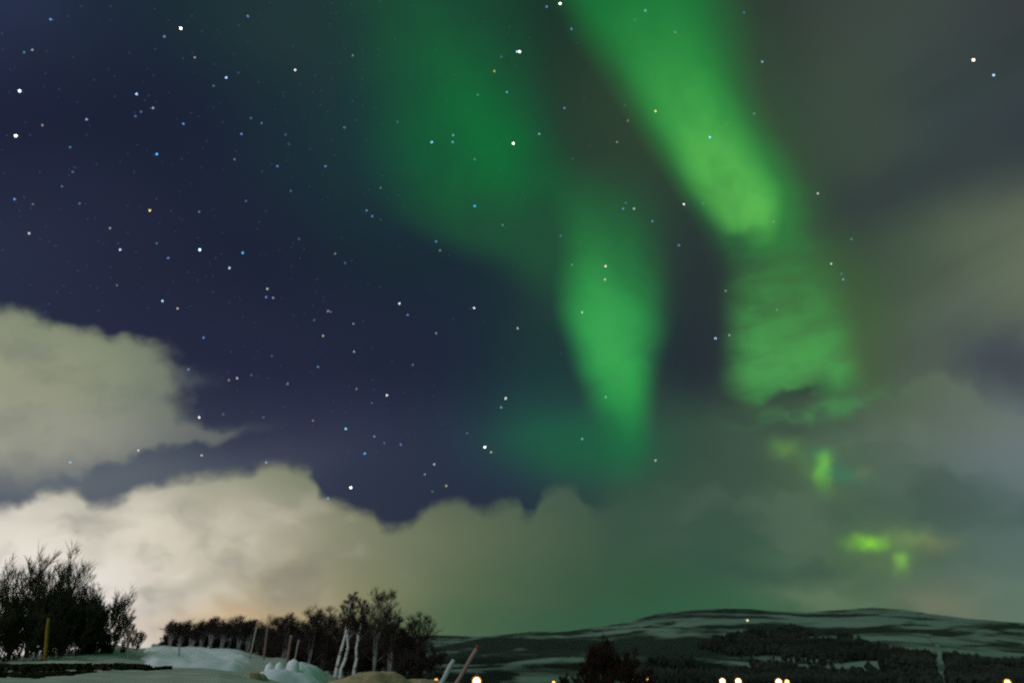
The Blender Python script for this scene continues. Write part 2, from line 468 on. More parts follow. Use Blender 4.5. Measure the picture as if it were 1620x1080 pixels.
def thing(name, label, cat, loc=(0, 0, 0), rotz=0.0, group=None):
    o = bpy.data.objects.new(name, None)
    o.empty_display_size = 0.3
    C.collection.objects.link(o)
    o.location = tuple(loc)
    o.rotation_euler = (0, 0, rotz)
    return setp(o, label, cat, group)


RING = {n: [(math.cos(2 * PI * k / n), math.sin(2 * PI * k / n)) for k in range(n)] for n in range(3, 13)}


class MB:
    """collects vertices and faces; build() links them as one mesh object"""

    def __init__(self):
        self.v, self.f, self.n = [], [], 0

    def add(self, verts, faces):
        self.v.append(np.asarray(verts, float))
        b = self.n
        self.f += [tuple(i + b for i in q) for q in faces]
        self.n += len(verts)

    def tube(self, pts, radii, sides=5, cap=True):
        m = len(pts)
        P_ = [(float(p[0]), float(p[1]), float(p[2])) for p in pts]
        ring = RING[sides]
        vs = []
        for i in range(m):
            p, q = P_[i - 1 if i else 0], P_[i + 1 if i < m - 1 else i]
            tx, ty, tz = q[0] - p[0], q[1] - p[1], q[2] - p[2]
            l = math.sqrt(tx * tx + ty * ty + tz * tz) + 1e-9
            tx /= l; ty /= l; tz /= l
            if abs(tz) < 0.9:
                ax, ay, az = ty, -tx, 0.0
            else:
                ax, ay, az = 0.0, tz, -ty
            l = math.sqrt(ax * ax + ay * ay + az * az) + 1e-9
            ax /= l; ay /= l; az /= l
            bx, by, bz = ty * az - tz * ay, tz * ax - tx * az, tx * ay - ty * ax
            x, y, z = P_[i]
            r = radii[i]
            for c, s in ring:
                c *= r; s *= r
                vs.append((x + c * ax + s * bx, y + c * ay + s * by, z + c * az + s * bz))
        fs = []
        for i in range(m - 1):
            for k in range(sides):
                k2 = (k + 1) % sides
                fs.append((i * sides + k, i * sides + k2, (i + 1) * sides + k2, (i + 1) * sides + k))
        if cap:
            fs.append(tuple(range(sides - 1, -1, -1)))
            fs.append(tuple((m - 1) * sides + k for k in range(sides)))
        self.add(vs, fs)

    def box(self, x0, x1, y0, y1, z0, z1):
        self.add([(x0, y0, z0), (x1, y0, z0), (x1, y1, z0), (x0, y1, z0), (x0, y0, z1), (x1, y0, z1), (x1, y1, z1), (x0, y1, z1)],
                 [(0, 3, 2, 1), (4, 5, 6, 7), (0, 1, 5, 4), (1, 2, 6, 5), (2, 3, 7, 6), (3, 0, 4, 7)])

    def build(self, name, mat, parent=None, smooth=False, loc=None):
        me = bpy.data.meshes.new(name)
        me.from_pydata(np.concatenate(self.v).tolist(), [], self.f)
        if smooth:
            me.polygons.foreach_set('use_smooth', [True] * len(me.polygons))
        me.materials.append(mat)
        me.update()
        o = bpy.data.objects.new(name, me)
        C.collection.objects.link(o)
        if parent is not None:
            o.parent = parent
        if loc is not None:
            o.location = tuple(loc)
        return o


def copy_tree(o, parent=None):
    c = o.copy()
    C.collection.objects.link(c)
    if parent is not None:
        c.parent = parent
    for ch in [k for k in C.collection.objects if k.parent is o]:
        copy_tree(ch, c)
    return c


# value noise for terrain
_rng = np.random.default_rng(4)
_tab = _rng.random((256, 256))


def vnoise(x, y):
    x = np.asarray(x, float); y = np.asarray(y, float)
    xi = np.floor(x).astype(int); yi = np.floor(y).astype(int)
    fx = x - xi; fy = y - yi
    fx = fx * fx * (3 - 2 * fx); fy = fy * fy * (3 - 2 * fy)
    a = _tab[xi % 256, yi % 256]; b = _tab[(xi + 1) % 256, yi % 256]
    c = _tab[xi % 256, (yi + 1) % 256]; d = _tab[(xi + 1) % 256, (yi + 1) % 256]
    return (a * (1 - fx) + b * fx) * (1 - fy) + (c * (1 - fx) + d * fx) * fy - 0.5


def fbm(x, y, o=4):
    s = 0; a = 1.0
    for i in range(o):
        s = s + a * vnoise(x * 2 ** i + 17.3 * i, y * 2 ** i + 9.1 * i)
        a *= 0.5
    return s


# ------------------------------------------------------------------ materials
def mat_new(name):
    m = bpy.data.materials.new(name)
    m.use_nodes = True
    nt = m.node_tree
    return m, nt, nt.nodes['Principled BSDF']


def obj_vec(nt, sx=1, sy=1, sz=1):
    t = nt.nodes.new('ShaderNodeTexCoord')
    mp = nt.nodes.new('ShaderNodeMapping')
    mp.inputs['Scale'].default_value = (sx, sy, sz)
    nt.links.new(t.outputs['Object'], mp.inputs['Vector'])
    return mp.outputs[0]


def lrgb(nt, c):
    n = nt.nodes.new('ShaderNodeRGB')
    n.outputs[0].default_value = (*c, 1)
    return n.outputs[0]


def simple_mat(name, c1, c2, scale=3.0, rough=0.8, stretch=(1, 1, 1), bump=0.0, detail=4, lo=0.35, hi=0.65, spec=0.12):
    m, nt, b = mat_new(name)
    n = noise(nt, obj_vec(nt, *stretch), scale, detail, 0.55)
    nt.links.new(cmix(nt, lrgb(nt, c1), lrgb(nt, c2), n.smooth(lo, hi)), b.inputs['Base Color'])
    b.inputs['Roughness'].default_value = rough
    b.inputs['Specular IOR Level'].default_value = spec
    if bump:
        bp = nt.nodes.new('ShaderNodeBump')
        bp.inputs['Strength'].default_value = bump
        bp.inputs['Distance'].default_value = 0.05
        nt.links.new(n.s, bp.inputs['Height'])
        nt.links.new(bp.outputs[0], b.inputs['Normal'])
    return m


M = {}
M['snow'] = simple_mat('snow', (0.44, 0.49, 0.44), (0.33, 0.37, 0.33), 1.3, 0.75, bump=0.9, detail=6)  # foreground shade and green skylight put into this darker snow colour
M['lit_packed_snow'] = simple_mat('lit_packed_snow', (0.88, 0.91, 0.97), (0.72, 0.77, 0.88), 1.6, 0.6, bump=0.6, detail=6)  # pale bluish lamplight on the snow put into the colour
M['tan_lit_snow'] = simple_mat('tan_lit_snow', (0.50, 0.40, 0.25), (0.30, 0.24, 0.15), 5.0, 0.85, bump=1.0, detail=8)  # tan light on the snow mounds put into the colour
M['heather'] = simple_mat('heather', (0.02, 0.02, 0.012), (0.04, 0.035, 0.02), 3.0, 0.9)
M['dark_twig'] = simple_mat('dark_twig', (0.03, 0.034, 0.02), (0.05, 0.052, 0.028), 2.5, 0.85)
M['brown_twig'] = simple_mat('brown_twig', (0.042, 0.028, 0.028), (0.07, 0.048, 0.048), 2.5, 0.85)
M['red_twig'] = simple_mat('red_twig', (0.026, 0.014, 0.011), (0.036, 0.02, 0.015), 2.5, 0.85)
M['dark_bark'] = simple_mat('dark_bark', (0.03, 0.024, 0.02), (0.06, 0.05, 0.042), 6.0, 0.9, (1, 1, 0.25), 0.5)
M['grey_bark'] = simple_mat('grey_bark', (0.22, 0.20, 0.21), (0.42, 0.39, 0.41), 6.0, 0.9, (1, 1, 0.3), 0.4)
M['birch_bark'] = simple_mat('birch_bark', (0.14, 0.11, 0.11), (0.80, 0.76, 0.80), 5.0, 0.7, (0.6, 0.6, 2.2), 0.3, lo=0.34, hi=0.48)
M['yellow_paint'] = simple_mat('yellow_paint', (0.30, 0.19, 0.02), (0.20, 0.125, 0.02), 4.0, 0.6)
M['pale_wood'] = simple_mat('pale_wood', (0.34, 0.27, 0.25), (0.46, 0.38, 0.36), 5.0, 0.7, (1, 1, 0.2))
M['pink_wood'] = simple_mat('pink_wood', (0.25, 0.16, 0.145), (0.34, 0.22, 0.20), 5.0, 0.7, (1, 1, 0.2))
M['white_plastic'] = simple_mat('white_plastic', (0.36, 0.40, 0.43), (0.44, 0.48, 0.51), 5.0, 0.5)
M['red_paint'] = simple_mat('red_paint', (0.26, 0.07, 0.05), (0.20, 0.05, 0.035), 3.0, 0.7)
M['galvanised'] = simple_mat('galvanised', (0.22, 0.23, 0.24), (0.32, 0.33, 0.34), 6.0, 0.5)
M['dark_metal'] = simple_mat('dark_metal', (0.05, 0.05, 0.055), (0.08, 0.08, 0.085), 6.0, 0.5)


def glow(name, col, strength):
    m, nt, b = mat_new(name)
    nt.nodes.remove(b)
    e = nt.nodes.new('ShaderNodeEmission')
    e.inputs[0].default_value = (*col, 1)
    e.inputs[1].default_value = strength
    nt.links.new(e.outputs[0], nt.nodes['Material Output'].inputs[0])
    return m


# ------------------------------------------------------------------ the ground: one snow sheet to the horizon
HZ = 1055.0
GP = {   # photo column -> what is seen along it: (distance, photo row); closer than 6 m the road is trodden flat
    -500: [(6, 1100), (9, 1072), (14, 1052), (20, 1046), (60, 1044), (150, 1050), (900, 1056)],
    0: [(6, 1100), (9, 1074), (12, 1062), (14, 1054), (20, 1046), (30, 1042), (60, 1042), (150, 1048), (900, 1056)],
    60: [(6, 1100), (9, 1075), (12, 1063), (14, 1052), (17, 1040), (22, 1036), (60, 1036), (150, 1046), (900, 1056)],
    120: [(6, 1100), (9, 1075), (12, 1062), (14, 1051), (18, 1036), (24, 1029), (60, 1034), (150, 1046), (900, 1056)],
    180: [(6, 1100), (9, 1075), (12, 1061), (14, 1052), (20, 1030), (26, 1022), (40, 1026), (60, 1030), (150, 1040), (900, 1056)],
    235: [(6, 1100), (9, 1076), (12, 1062), (15, 1052), (24, 1034), (40, 1025), (60, 1025), (150, 1027), (220, 1040), (900, 1056)],
    300: [(6, 1100), (8, 1080), (10, 1068), (13, 1061), (17, 1058), (25, 1042), (45, 1028), (80, 1028), (150, 1030), (220, 1040), (900, 1056)],
    350: [(6, 1100), (8, 1078), (10, 1066), (13, 1063), (17, 1058), (25, 1044), (45, 1030), (80, 1030), (150, 1032), (220, 1044), (900, 1060)],
    400: [(6, 1100), (8, 1086), (10, 1074), (14, 1066), (18, 1056), (25, 1042), (45, 1034), (60, 1036), (150, 1042), (900, 1064)],
    450: [(6, 1105), (9, 1092), (12, 1080), (15, 1064), (20, 1048), (30, 1040), (36, 1046), (60, 1064), (150, 1072), (900, 1072)],
    500: [(6, 1110), (9, 1098), (13, 1084), (18, 1072), (24, 1064), (34, 1066), (60, 1076), (150, 1078), (900, 1078)],
    540: [(6, 1110), (9, 1098), (14, 1088), (24, 1080), (40, 1076), (80, 1078), (150, 1080), (900, 1084)],
    600: [(6, 1110), (9, 1100), (14, 1090), (30, 1078), (60, 1074), (100, 1078), (200, 1084), (900, 1088)],
    680: [(6, 1110), (9, 1100), (14, 1092), (30, 1082), (60, 1078), (100, 1084), (200, 1090), (900, 1092)],
    760: [(6, 1110), (9, 1102), (14, 1094), (40, 1088), (90, 1081), (140, 1090), (300, 1098), (900, 1096)],
    900: [(6, 1112), (9, 1104), (14, 1097), (40, 1092), (90, 1092), (140, 1098), (300, 1102), (900, 1098)],
    1300: [(6, 1114), (9, 1106), (14, 1100), (40, 1100), (90, 1104), (300, 1106), (900, 1098)],
    1620: [(6, 1114), (9, 1106), (14, 1102), (40, 1104), (90, 1108), (300, 1106), (900, 1098)],
    2200: [(6, 1114), (9, 1106), (14, 1102), (40, 1104), (90, 1108), (300, 1106), (900, 1098)],
}


def az_of(px):
    d = ray(px, HZ)
    return math.atan2(d[0], d[1])


GD = np.array([1.0, 3, 4.5, 6, 7, 8, 9, 10, 11, 12, 13, 14, 15, 16, 17, 18, 20, 22, 24, 26, 30, 34, 40, 45, 50, 60, 70, 80, 100, 120, 150, 200, 220, 300, 500, 900, 2500, 9000])
_cols = sorted(GP)
GAZ = np.array([az_of(p) for p in _cols])
GZ = np.zeros((len(_cols), len(GD)))
for i, p in enumerate(_cols):
    ds = [q[0] for q in GP[p]]
    zs = []
    for D, py in GP[p]:
        # column kept by azimuth: use the elevation along the picture row at that column
        d = ray(p, py)
        zs.append(EYE + D * d[2] / math.hypot(d[0], d[1]))
    ds = [1.0, 3.0] + ds + [2500, 9000]
    zs = [0.0, 0.12] + zs + [zs[-1], zs[-1]]
    GZ[i] = np.interp(GD, ds, zs)


def ground_raw(az, D):
    az = np.asarray(az, float); D = np.asarray(D, float)
    # smooth in azimuth: piecewise cubic easing between the columns; linear in distance
    azc = np.clip(az, GAZ[0], GAZ[-1])
    i = np.clip(np.searchsorted(GAZ, azc) - 1, 0, len(GAZ) - 2)
    t = (azc - GAZ[i]) / (GAZ[i + 1] - GAZ[i])
    k = np.clip(np.searchsorted(GD, D) - 1, 0, len(GD) - 2)
    u = np.clip((D - GD[k]) / (GD[k + 1] - GD[k]), 0, 1)
    z = (GZ[i, k] * (1 - u) + GZ[i, k + 1] * u) * (1 - t) + (GZ[i + 1, k] * (1 - u) + GZ[i + 1, k + 1] * u) * t
    out = np.clip((np.abs(az) - 0.9) / 0.5, 0, 1)      # behind and beside the camera: flat
    return z * (1 - out)


def ground_z(x, y):
    x = np.asarray(x, float); y = np.asarray(y, float)
    D = np.hypot(x, y)
    z = ground_raw(np.arctan2(x, y), np.maximum(D, 1.0))
    amp = np.clip((D - 3) / 8, 0, 1)
    near = np.clip(1.3 - D / 120, 0, 1)
    z = z + amp * near * (0.10 * fbm(x * 0.35, y * 0.35, 3) + 0.05 * fbm(x * 1.5 + 7, y * 1.5, 3))
    return z


azs = np.concatenate([np.radians(np.arange(-180, -44, 6.0)), np.radians(np.arange(-44, 44.01, 0.2)), np.radians(np.arange(50, 180, 6.0))])
dsr = np.concatenate([[0.4, 1.0, 2.0, 3.0], np.geomspace(3.6, 60, 150), np.geomspace(62, 9000, 70)])
AA, DD = np.meshgrid(azs, dsr)
gx, gy = DD * np.sin(AA), DD * np.cos(AA)
gz = ground_z(gx, gy)
nA, nD = len(azs), len(dsr)
verts = np.stack([gx, gy, gz], -1).reshape(-1, 3)
faces = []
for j in range(nD - 1):
    for i in range(nA):
        i2 = (i + 1) % nA
        faces.append((j * nA + i, j * nA + i2, (j + 1) * nA + i2, (j + 1) * nA + i))
faces.append(tuple(range(nA - 1, -1, -1)))
g = MB(); g.add(verts, faces)
ground = g.build('ground', M['snow'], smooth=True)
setp(ground, kind='structure')


def on_ground(px, D, py=HZ):
    a = math.atan2(ray(px, py)[0], ray(px, py)[1])
    x, y = D * math.sin(a), D * math.cos(a)
    return np.array([x, y, float(ground_z(x, y))])


# rutted track sheet over the snow field, bright lamplight painted into its colour
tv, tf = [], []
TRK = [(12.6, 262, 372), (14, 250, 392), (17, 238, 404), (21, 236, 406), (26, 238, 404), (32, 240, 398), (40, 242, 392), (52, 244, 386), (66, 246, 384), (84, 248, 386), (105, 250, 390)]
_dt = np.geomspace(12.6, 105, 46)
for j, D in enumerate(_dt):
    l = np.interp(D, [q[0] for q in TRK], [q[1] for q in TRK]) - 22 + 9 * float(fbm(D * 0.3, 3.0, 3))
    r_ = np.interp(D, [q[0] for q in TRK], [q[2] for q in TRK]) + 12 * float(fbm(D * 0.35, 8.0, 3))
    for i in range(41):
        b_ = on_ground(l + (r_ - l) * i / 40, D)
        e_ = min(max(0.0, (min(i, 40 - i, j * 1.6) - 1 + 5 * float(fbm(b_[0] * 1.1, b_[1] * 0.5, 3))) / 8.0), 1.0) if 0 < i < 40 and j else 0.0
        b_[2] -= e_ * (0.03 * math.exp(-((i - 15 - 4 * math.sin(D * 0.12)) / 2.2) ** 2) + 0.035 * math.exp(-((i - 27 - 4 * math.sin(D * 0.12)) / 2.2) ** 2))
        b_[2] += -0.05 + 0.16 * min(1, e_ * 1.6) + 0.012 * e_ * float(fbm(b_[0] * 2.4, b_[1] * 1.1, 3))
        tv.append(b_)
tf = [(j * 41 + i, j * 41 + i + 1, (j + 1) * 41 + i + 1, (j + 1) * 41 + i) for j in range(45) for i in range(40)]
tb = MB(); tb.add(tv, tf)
setp(tb.build('lit_snow_track', M['lit_packed_snow'], smooth=True), kind='structure')


# ------------------------------------------------------------------ the hills across the valley
def hill_mat(name):
    m, nt, b = mat_new(name)
    t = nt.nodes.new('ShaderNodeTexCoord')
    sp = nt.nodes.new('ShaderNodeSeparateXYZ')
    nt.links.new(t.outputs['Object'], sp.inputs[0])
    x, y, z = (E(nt, sp.outputs[i]) for i in range(3))
    # bare scrub and rock in bands along the slope, snow between with green aurora light put into its colour
    wob = noise(nt, combine(nt, x * 0.0022, y * 0.0022, z * 0.004), 1.0, 3, 0.5)
    band_ = noise(nt, combine(nt, x * 0.0018 + z * 0.010, y * 0.0006, z * 0.034 + wob * 2.2), 1.0, 5, 0.62)
    patch = noise(nt, combine(nt, x * 0.0055 + z * 0.012 + wob * 0.8, y * 0.004, z * 0.016), 1.0, 5, 0.6)
    low = z.smooth(95, 5)
    m1 = band_.smooth(0.50, 0.61)
    m2 = (patch + low * 0.10).smooth(0.54, 0.62) * low
    big = noise(nt, combine(nt, x * 0.0016 - z * 0.003, y * 0.0008, z * 0.012), 1.0, 4, 0.55)
    west = x.smooth(420, 60)
    m3 = (big + west * 0.08 + (patch - 0.5) * 0.45).smooth(0.53, 0.63)
    ln = noise(nt, combine(nt, x * 0.0018 + z * 0.006, y * 0.0008, z * 0.03 + wob * 2.2), 1.0, 2, 0.5) - 0.5
    m4 = (ln * ln).smooth(0.0012, 0.0001)
    dark = (m1 * 0.92).max(m2).max(m3 * 0.92).max(m4 * 0.9).clamp()
    c = cmix(nt, lrgb(nt, (0.19, 0.285, 0.235)), lrgb(nt, (0.013, 0.018, 0.015)), dark)
    nt.links.new(c, b.inputs['Base Color'])
    b.inputs['Roughness'].default_value = 0.9
    b.inputs['Specular IOR Level'].default_value = 0.05
    return m


def hill(name, ridge, d0, d1, foot, mat, seed, cols):
    """a hillside rising from distance d0 to a crest at d1, its crest following the skyline"""
    rx = [p[0] for p in ridge]; ry = [p[1] for p in ridge]
    nu, nv = len(cols), 46
    vs = np.zeros((nv, nu, 3))
    for i, px in enumerate(cols):
        py = float(np.interp(px, rx, ry))
        a = az_of(px)
        dr = ray(px, py)
        el = dr[2] / math.hypot(dr[0], dr[1])
        ztop = EYE + d1 * el
        zf = EYE + d0 * ray(px, foot)[2] / math.hypot(*ray(px, foot)[:2])
        for j in range(nv):
            if j < 36:
                t = j / 35.0
                D = d0 + (d1 - d0) * t
                z = zf + (ztop - zf) * (0.25 * t + 0.75 * t ** 1.35 * (1.0 - 0.12 * t) / 0.88)
            else:
                t = (j - 35) / 10.0
                D = d1 + 1400 * t
                z = ztop - (ztop + 40) * t * t
            vs[j, i] = (D * math.sin(a), D * math.cos(a), z)
    hgt = vs[:, :, 2]
    tt = np.minimum(np.arange(nv) / 35.0, 1.0)[:, None]
    bump = np.sin(PI * np.clip(tt, 0, 1)) * 26 * fbm(vs[:, :, 0] * 0.0035 + seed, vs[:, :, 1] * 0.0035, 4)
    vs[:, :, 2] = hgt + bump
    fs = [(j * nu + i, j * nu + i + 1, (j + 1) * nu + i + 1, (j + 1) * nu + i) for j in range(nv - 1) for i in range(nu - 1)]
    b = MB(); b.add(vs.reshape(-1, 3), fs)
    o = b.build(name, mat, smooth=True)
    setp(o, kind='structure')
    return vs


M['hill'] = hill_mat('hill_snow')
RIDGE = [(430, 1086), (560, 1056), (650, 1032), (700, 1021), (760, 1009), (830, 1003), (900, 998), (960, 990), (1000, 983), (1040, 972), (1090, 964), (1150, 961.5), (1200, 962.5), (1240, 966),
         (1290, 968), (1340, 964), (1400, 960), (1450, 963), (1500, 971), (1560, 978), (1620, 983), (1750, 992), (1900, 990), (2200, 1010)]
hv = hill('hills', RIDGE, 700, 2600, 1096, M['hill'], 3.0, np.arange(430, 2201, 10))
FAR = [(300, 1046), (520, 1018), (600, 1008), (680, 1004), (720, 1005), (760, 1007), (800, 1003), (850, 998), (900, 1000), (1100, 1010), (1300, 1030)]
hill('hills', FAR, 3500, 6500, 1056, M['hill'], 40.0, np.arange(300, 1301, 12))

# where a picture direction meets the near hillside
_hp = hv[:36]
_rel = _hp - np.array([0, 0, EYE])
_den = _rel @ AXF
HPX = 810 + FPX * (_rel @ AXR) / _den
HPY = 540 - FPX * (_rel @ AXU) / _den


def on_hill(px, py):
    ci = np.interp(px, np.arange(430, 2201, 10), np.arange(HPX.shape[1]))
    i = int(ci); f = ci - i
    colp = HPY[:, i] * (1 - f) + HPY[:, i + 1] * f
    pos = _hp[:, i] * (1 - f) + _hp[:, i + 1] * f
    for j in range(35):
        if colp[j] >= py >= colp[j + 1]:
            t = (colp[j] - py) / (colp[j] - colp[j + 1] + 1e-9)
            return pos[j] * (1 - t) + pos[j + 1] * t
    return None


# wood on the lower slopes: reads as one dark mass
rng = random.Random(7)
WT = [(660, 1060), (760, 1050), (820, 1046), (900, 1052), (1000, 1050), (1085, 1040), (1110, 1021), (1135, 1011), (1160, 1004), (1190, 1000), (1212, 995), (1224, 1001), (1245, 996), (1262, 989), (1285, 995),
      (1302, 1005), (1330, 999), (1352, 995), (1372, 1005), (1395, 1000), (1420, 1006), (1450, 1009), (1470, 1011), (1482, 1020), (1494, 1030), (1510, 1036), (1540, 1046), (1580, 1052), (1640, 1056)]
wood = MB()
kept = 0
for k in range(60000):
    px = rng.uniform(660, 1640)
    py = rng.uniform(985, 1094)
    tp = np.interp(px, [p[0] for p in WT], [p[1] for p in WT])
    if py < tp + 2:
        continue
    # clearings
    cl = 0
    for (cx, cy, sx, sy) in ((1150, 1060, 42, 9), (1370, 1052, 36, 7), (1345, 1062, 26, 5), (1488, 1055, 9, 40), (1000, 1046, 18, 6), (1065, 1044, 12, 5), (1310, 1010, 26, 5), (860, 1038, 40, 6), (1590, 1066, 50, 3.5), (1425, 1058, 16, 4)):
        if ((px - cx) / sx) ** 2 + ((py - cy) / sy) ** 2 < 1 + 0.5 * rng.random():
            cl = 1
            break
    if cl:
        continue
    q = on_hill(px, py)
    if q is None:
        continue
    dens = 0.02 + 2.1 * float(fbm(q[0] * 0.005 + 5, q[1] * 0.005 + py * 0.06, 4))
    if px < 1080:
        dens -= 0.18
    if rng.random() > dens:
        continue
    h = rng.uniform(6, 13); r = h * rng.uniform(0.22, 0.42)
    a0 = rng.uniform(0, 2 * PI)
    jt = lambda: rng.uniform(0.65, 1.3)
    v = []
    for lvl, rr_ in ((0.05, 0.5), (0.38, 1.0), (0.7, 0.75)):
        for s in range(4):
            w = a0 + s * PI / 2 + lvl * 2
            v.append((q[0] + r * rr_ * jt() * math.cos(w), q[1] + r * rr_ * jt() * math.sin(w), q[2] + h * lvl * rng.uniform(0.9, 1.1)))
    v.append((q[0] + rng.uniform(-.2, .2) * r, q[1], q[2] + h))
    f = []
    for l in range(2):
        for s in range(4):
            s2 = (s + 1) % 4
            f.append((l * 4 + s, l * 4 + s2, l * 4 + 4 + s2, l * 4 + 4 + s))
    for s in range(4):
        f.append((8 + s, 8 + (s + 1) % 4, 12))
    wood.add(v, f)
    kept += 1
    if kept > 13000:
        break
M['wood'] = simple_mat('far_wood', (0.014, 0.02, 0.016), (0.034, 0.042, 0.034), 0.02, 0.9)
wo_ = wood.build('distant_wood', M['wood'])
setp(wo_, 'dark wood covering the lower slopes of the snowy hill across the valley', 'woodland', kind='stuff')
print('wood', kept)

# pale cleared strip running down the hill through the wood
cs = MB()
strip = [(np.interp(y_, [1006, 1012, 1020, 1032, 1058, 1086], [1478, 1484, 1490, 1493, 1490, 1486]) + 1.5 * float(fbm(y_ * 0.15, 2.0, 3)), y_, (2.6 + (y_ - 1006) * 0.055) * (1 + 0.5 * float(fbm(y_ * 0.22, 7.0, 3)))) for y_ in np.linspace(1006, 1086, 30)]
vv = []
for px, py, w in strip:
    for s in (-1, 1):
        p = on_hill(px + s * w, py)
        if p is None:
            p = on_hill(px + s * w, 1084)
        vv.append(p + np.array([0, 0, 2.5]))
cs.add(vv, [(2 * i, 2 * i + 1, 2 * i + 3, 2 * i + 2) for i in range(len(strip) - 1)])
setp(cs.build('cleared_strip', simple_mat('green_lit_snow', (0.21, 0.30, 0.25), (0.08, 0.12, 0.10), 0.02, 0.9, lo=0.4, hi=0.6)), kind='structure')  # the strip's snow colour carries the same green aurora light

# ------------------------------------------------------------------ trees and bushes
def limb(mb, p, d, L, r, rng, segs=4, up=0.0, wig=0.25, sides=4, rend=0.3):
    pts = [p.copy()]; rad = [r]
    d = d / np.linalg.norm(d)
    q = p.copy()
    for i in range(segs):
        d = d + np.array([rng.uniform(-wig, wig), rng.uniform(-wig, wig), rng.uniform(-wig, wig) + up])
        d /= np.linalg.norm(d)
        q = q + d * (L / segs)
        pts.append(q.copy())
        rad.append(r * (1 - (1 - rend) * (i + 1) / segs))
    mb.tube(pts, rad, sides, cap=False)
    return pts, rad, d


FINE = 4


def fine_twigs(crown, rng, pts, d, L, w):
    vs, fs = [], []
    for k in range(FINE):
        i = rng.randint(1, len(pts) - 1)
        q = pts[i]
        ex, ey, ez = d[0] + rng.uniform(-.7, .7), d[1] + rng.uniform(-.7, .7), d[2] + rng.uniform(-0.2, 0.9)
        n = math.sqrt(ex * ex + ey * ey + ez * ez) + 1e-9
        l = L * rng.uniform(0.7, 1.5) / n
        ex *= l; ey *= l; ez *= l
        ux, uy, uz = rng.uniform(-1, 1), rng.uniform(-1, 1), 0.3
        sx, sy, sz = ey * uz - ez * uy, ez * ux - ex * uz, ex * uy - ey * ux
        n = w * 0.6 / (math.sqrt(sx * sx + sy * sy + sz * sz) + 1e-9)
        sx *= n; sy *= n; sz *= n
        x, y, z = q
        b = len(vs)
        vs += [(x - sx, y - sy, z - sz), (x + sx, y + sy, z + sz), (x + ex + sx * .4, y + ey + sy * .4, z + ez + sz * .4), (x + ex - sx * .4, y + ey - sy * .4, z + ez - sz * .4)]
        fs.append((b, b + 1, b + 2, b + 3))
    crown.add(vs, fs)


def grow(trunk, crown, rng, p, d, L, r, depth, twig_r, kids=(5, 7), up=0.08, spread=0.9, wig=0.2, rmin_trunk=0.02, frac=0.62, top=False):
    pts, rad, dd = limb(trunk if (r > rmin_trunk or top) else crown, p, d, L, r, rng, 4 if depth > 1 else 3, up, wig, 5 if r > rmin_trunk * 2 else 3)
    if depth == 0:
        fine_twigs(crown, rng, pts, dd, L, twig_r)
        return
    n = rng.randint(*kids)
    for k in range(n):
        t = rng.uniform(0.3, 1.0) if k < n - 1 else 1.0
        s = t * (len(pts) - 1)
        i = min(int(s), len(pts) - 2)
        f = s - i
        q = pts[i] * (1 - f) + pts[i + 1] * f
        ax = pts[i + 1] - pts[i]
        ax = ax / np.linalg.norm(ax)
        a = rng.uniform(0, 2 * PI)
        side = np.array([math.cos(a), math.sin(a), rng.uniform(-0.1, 0.5)])
        nd = ax * (1 - 0.5 * spread) + side * spread * rng.uniform(0.55, 1.0)
        grow(trunk, crown, rng, q, nd, L * frac * rng.uniform(0.7, 1.15) * (1.15 - 0.35 * t), max(twig_r, r * 0.5 * rng.uniform(0.8, 1.1)), depth - 1, twig_r, kids, up, spread, wig, rmin_trunk, frac)


def fit(a, b, H):
    """stretch what has grown to the wanted height"""
    top = max(float(np.percentile(v[:, 2], 100)) for v in b.v)
    zs = np.sort(np.concatenate([v[:, 2] for v in b.v]))
    top = zs[int(len(zs) * 0.997)]
    k = H / top
    for m in (a, b):
        for v in m.v:
            v[:, 2] *= k


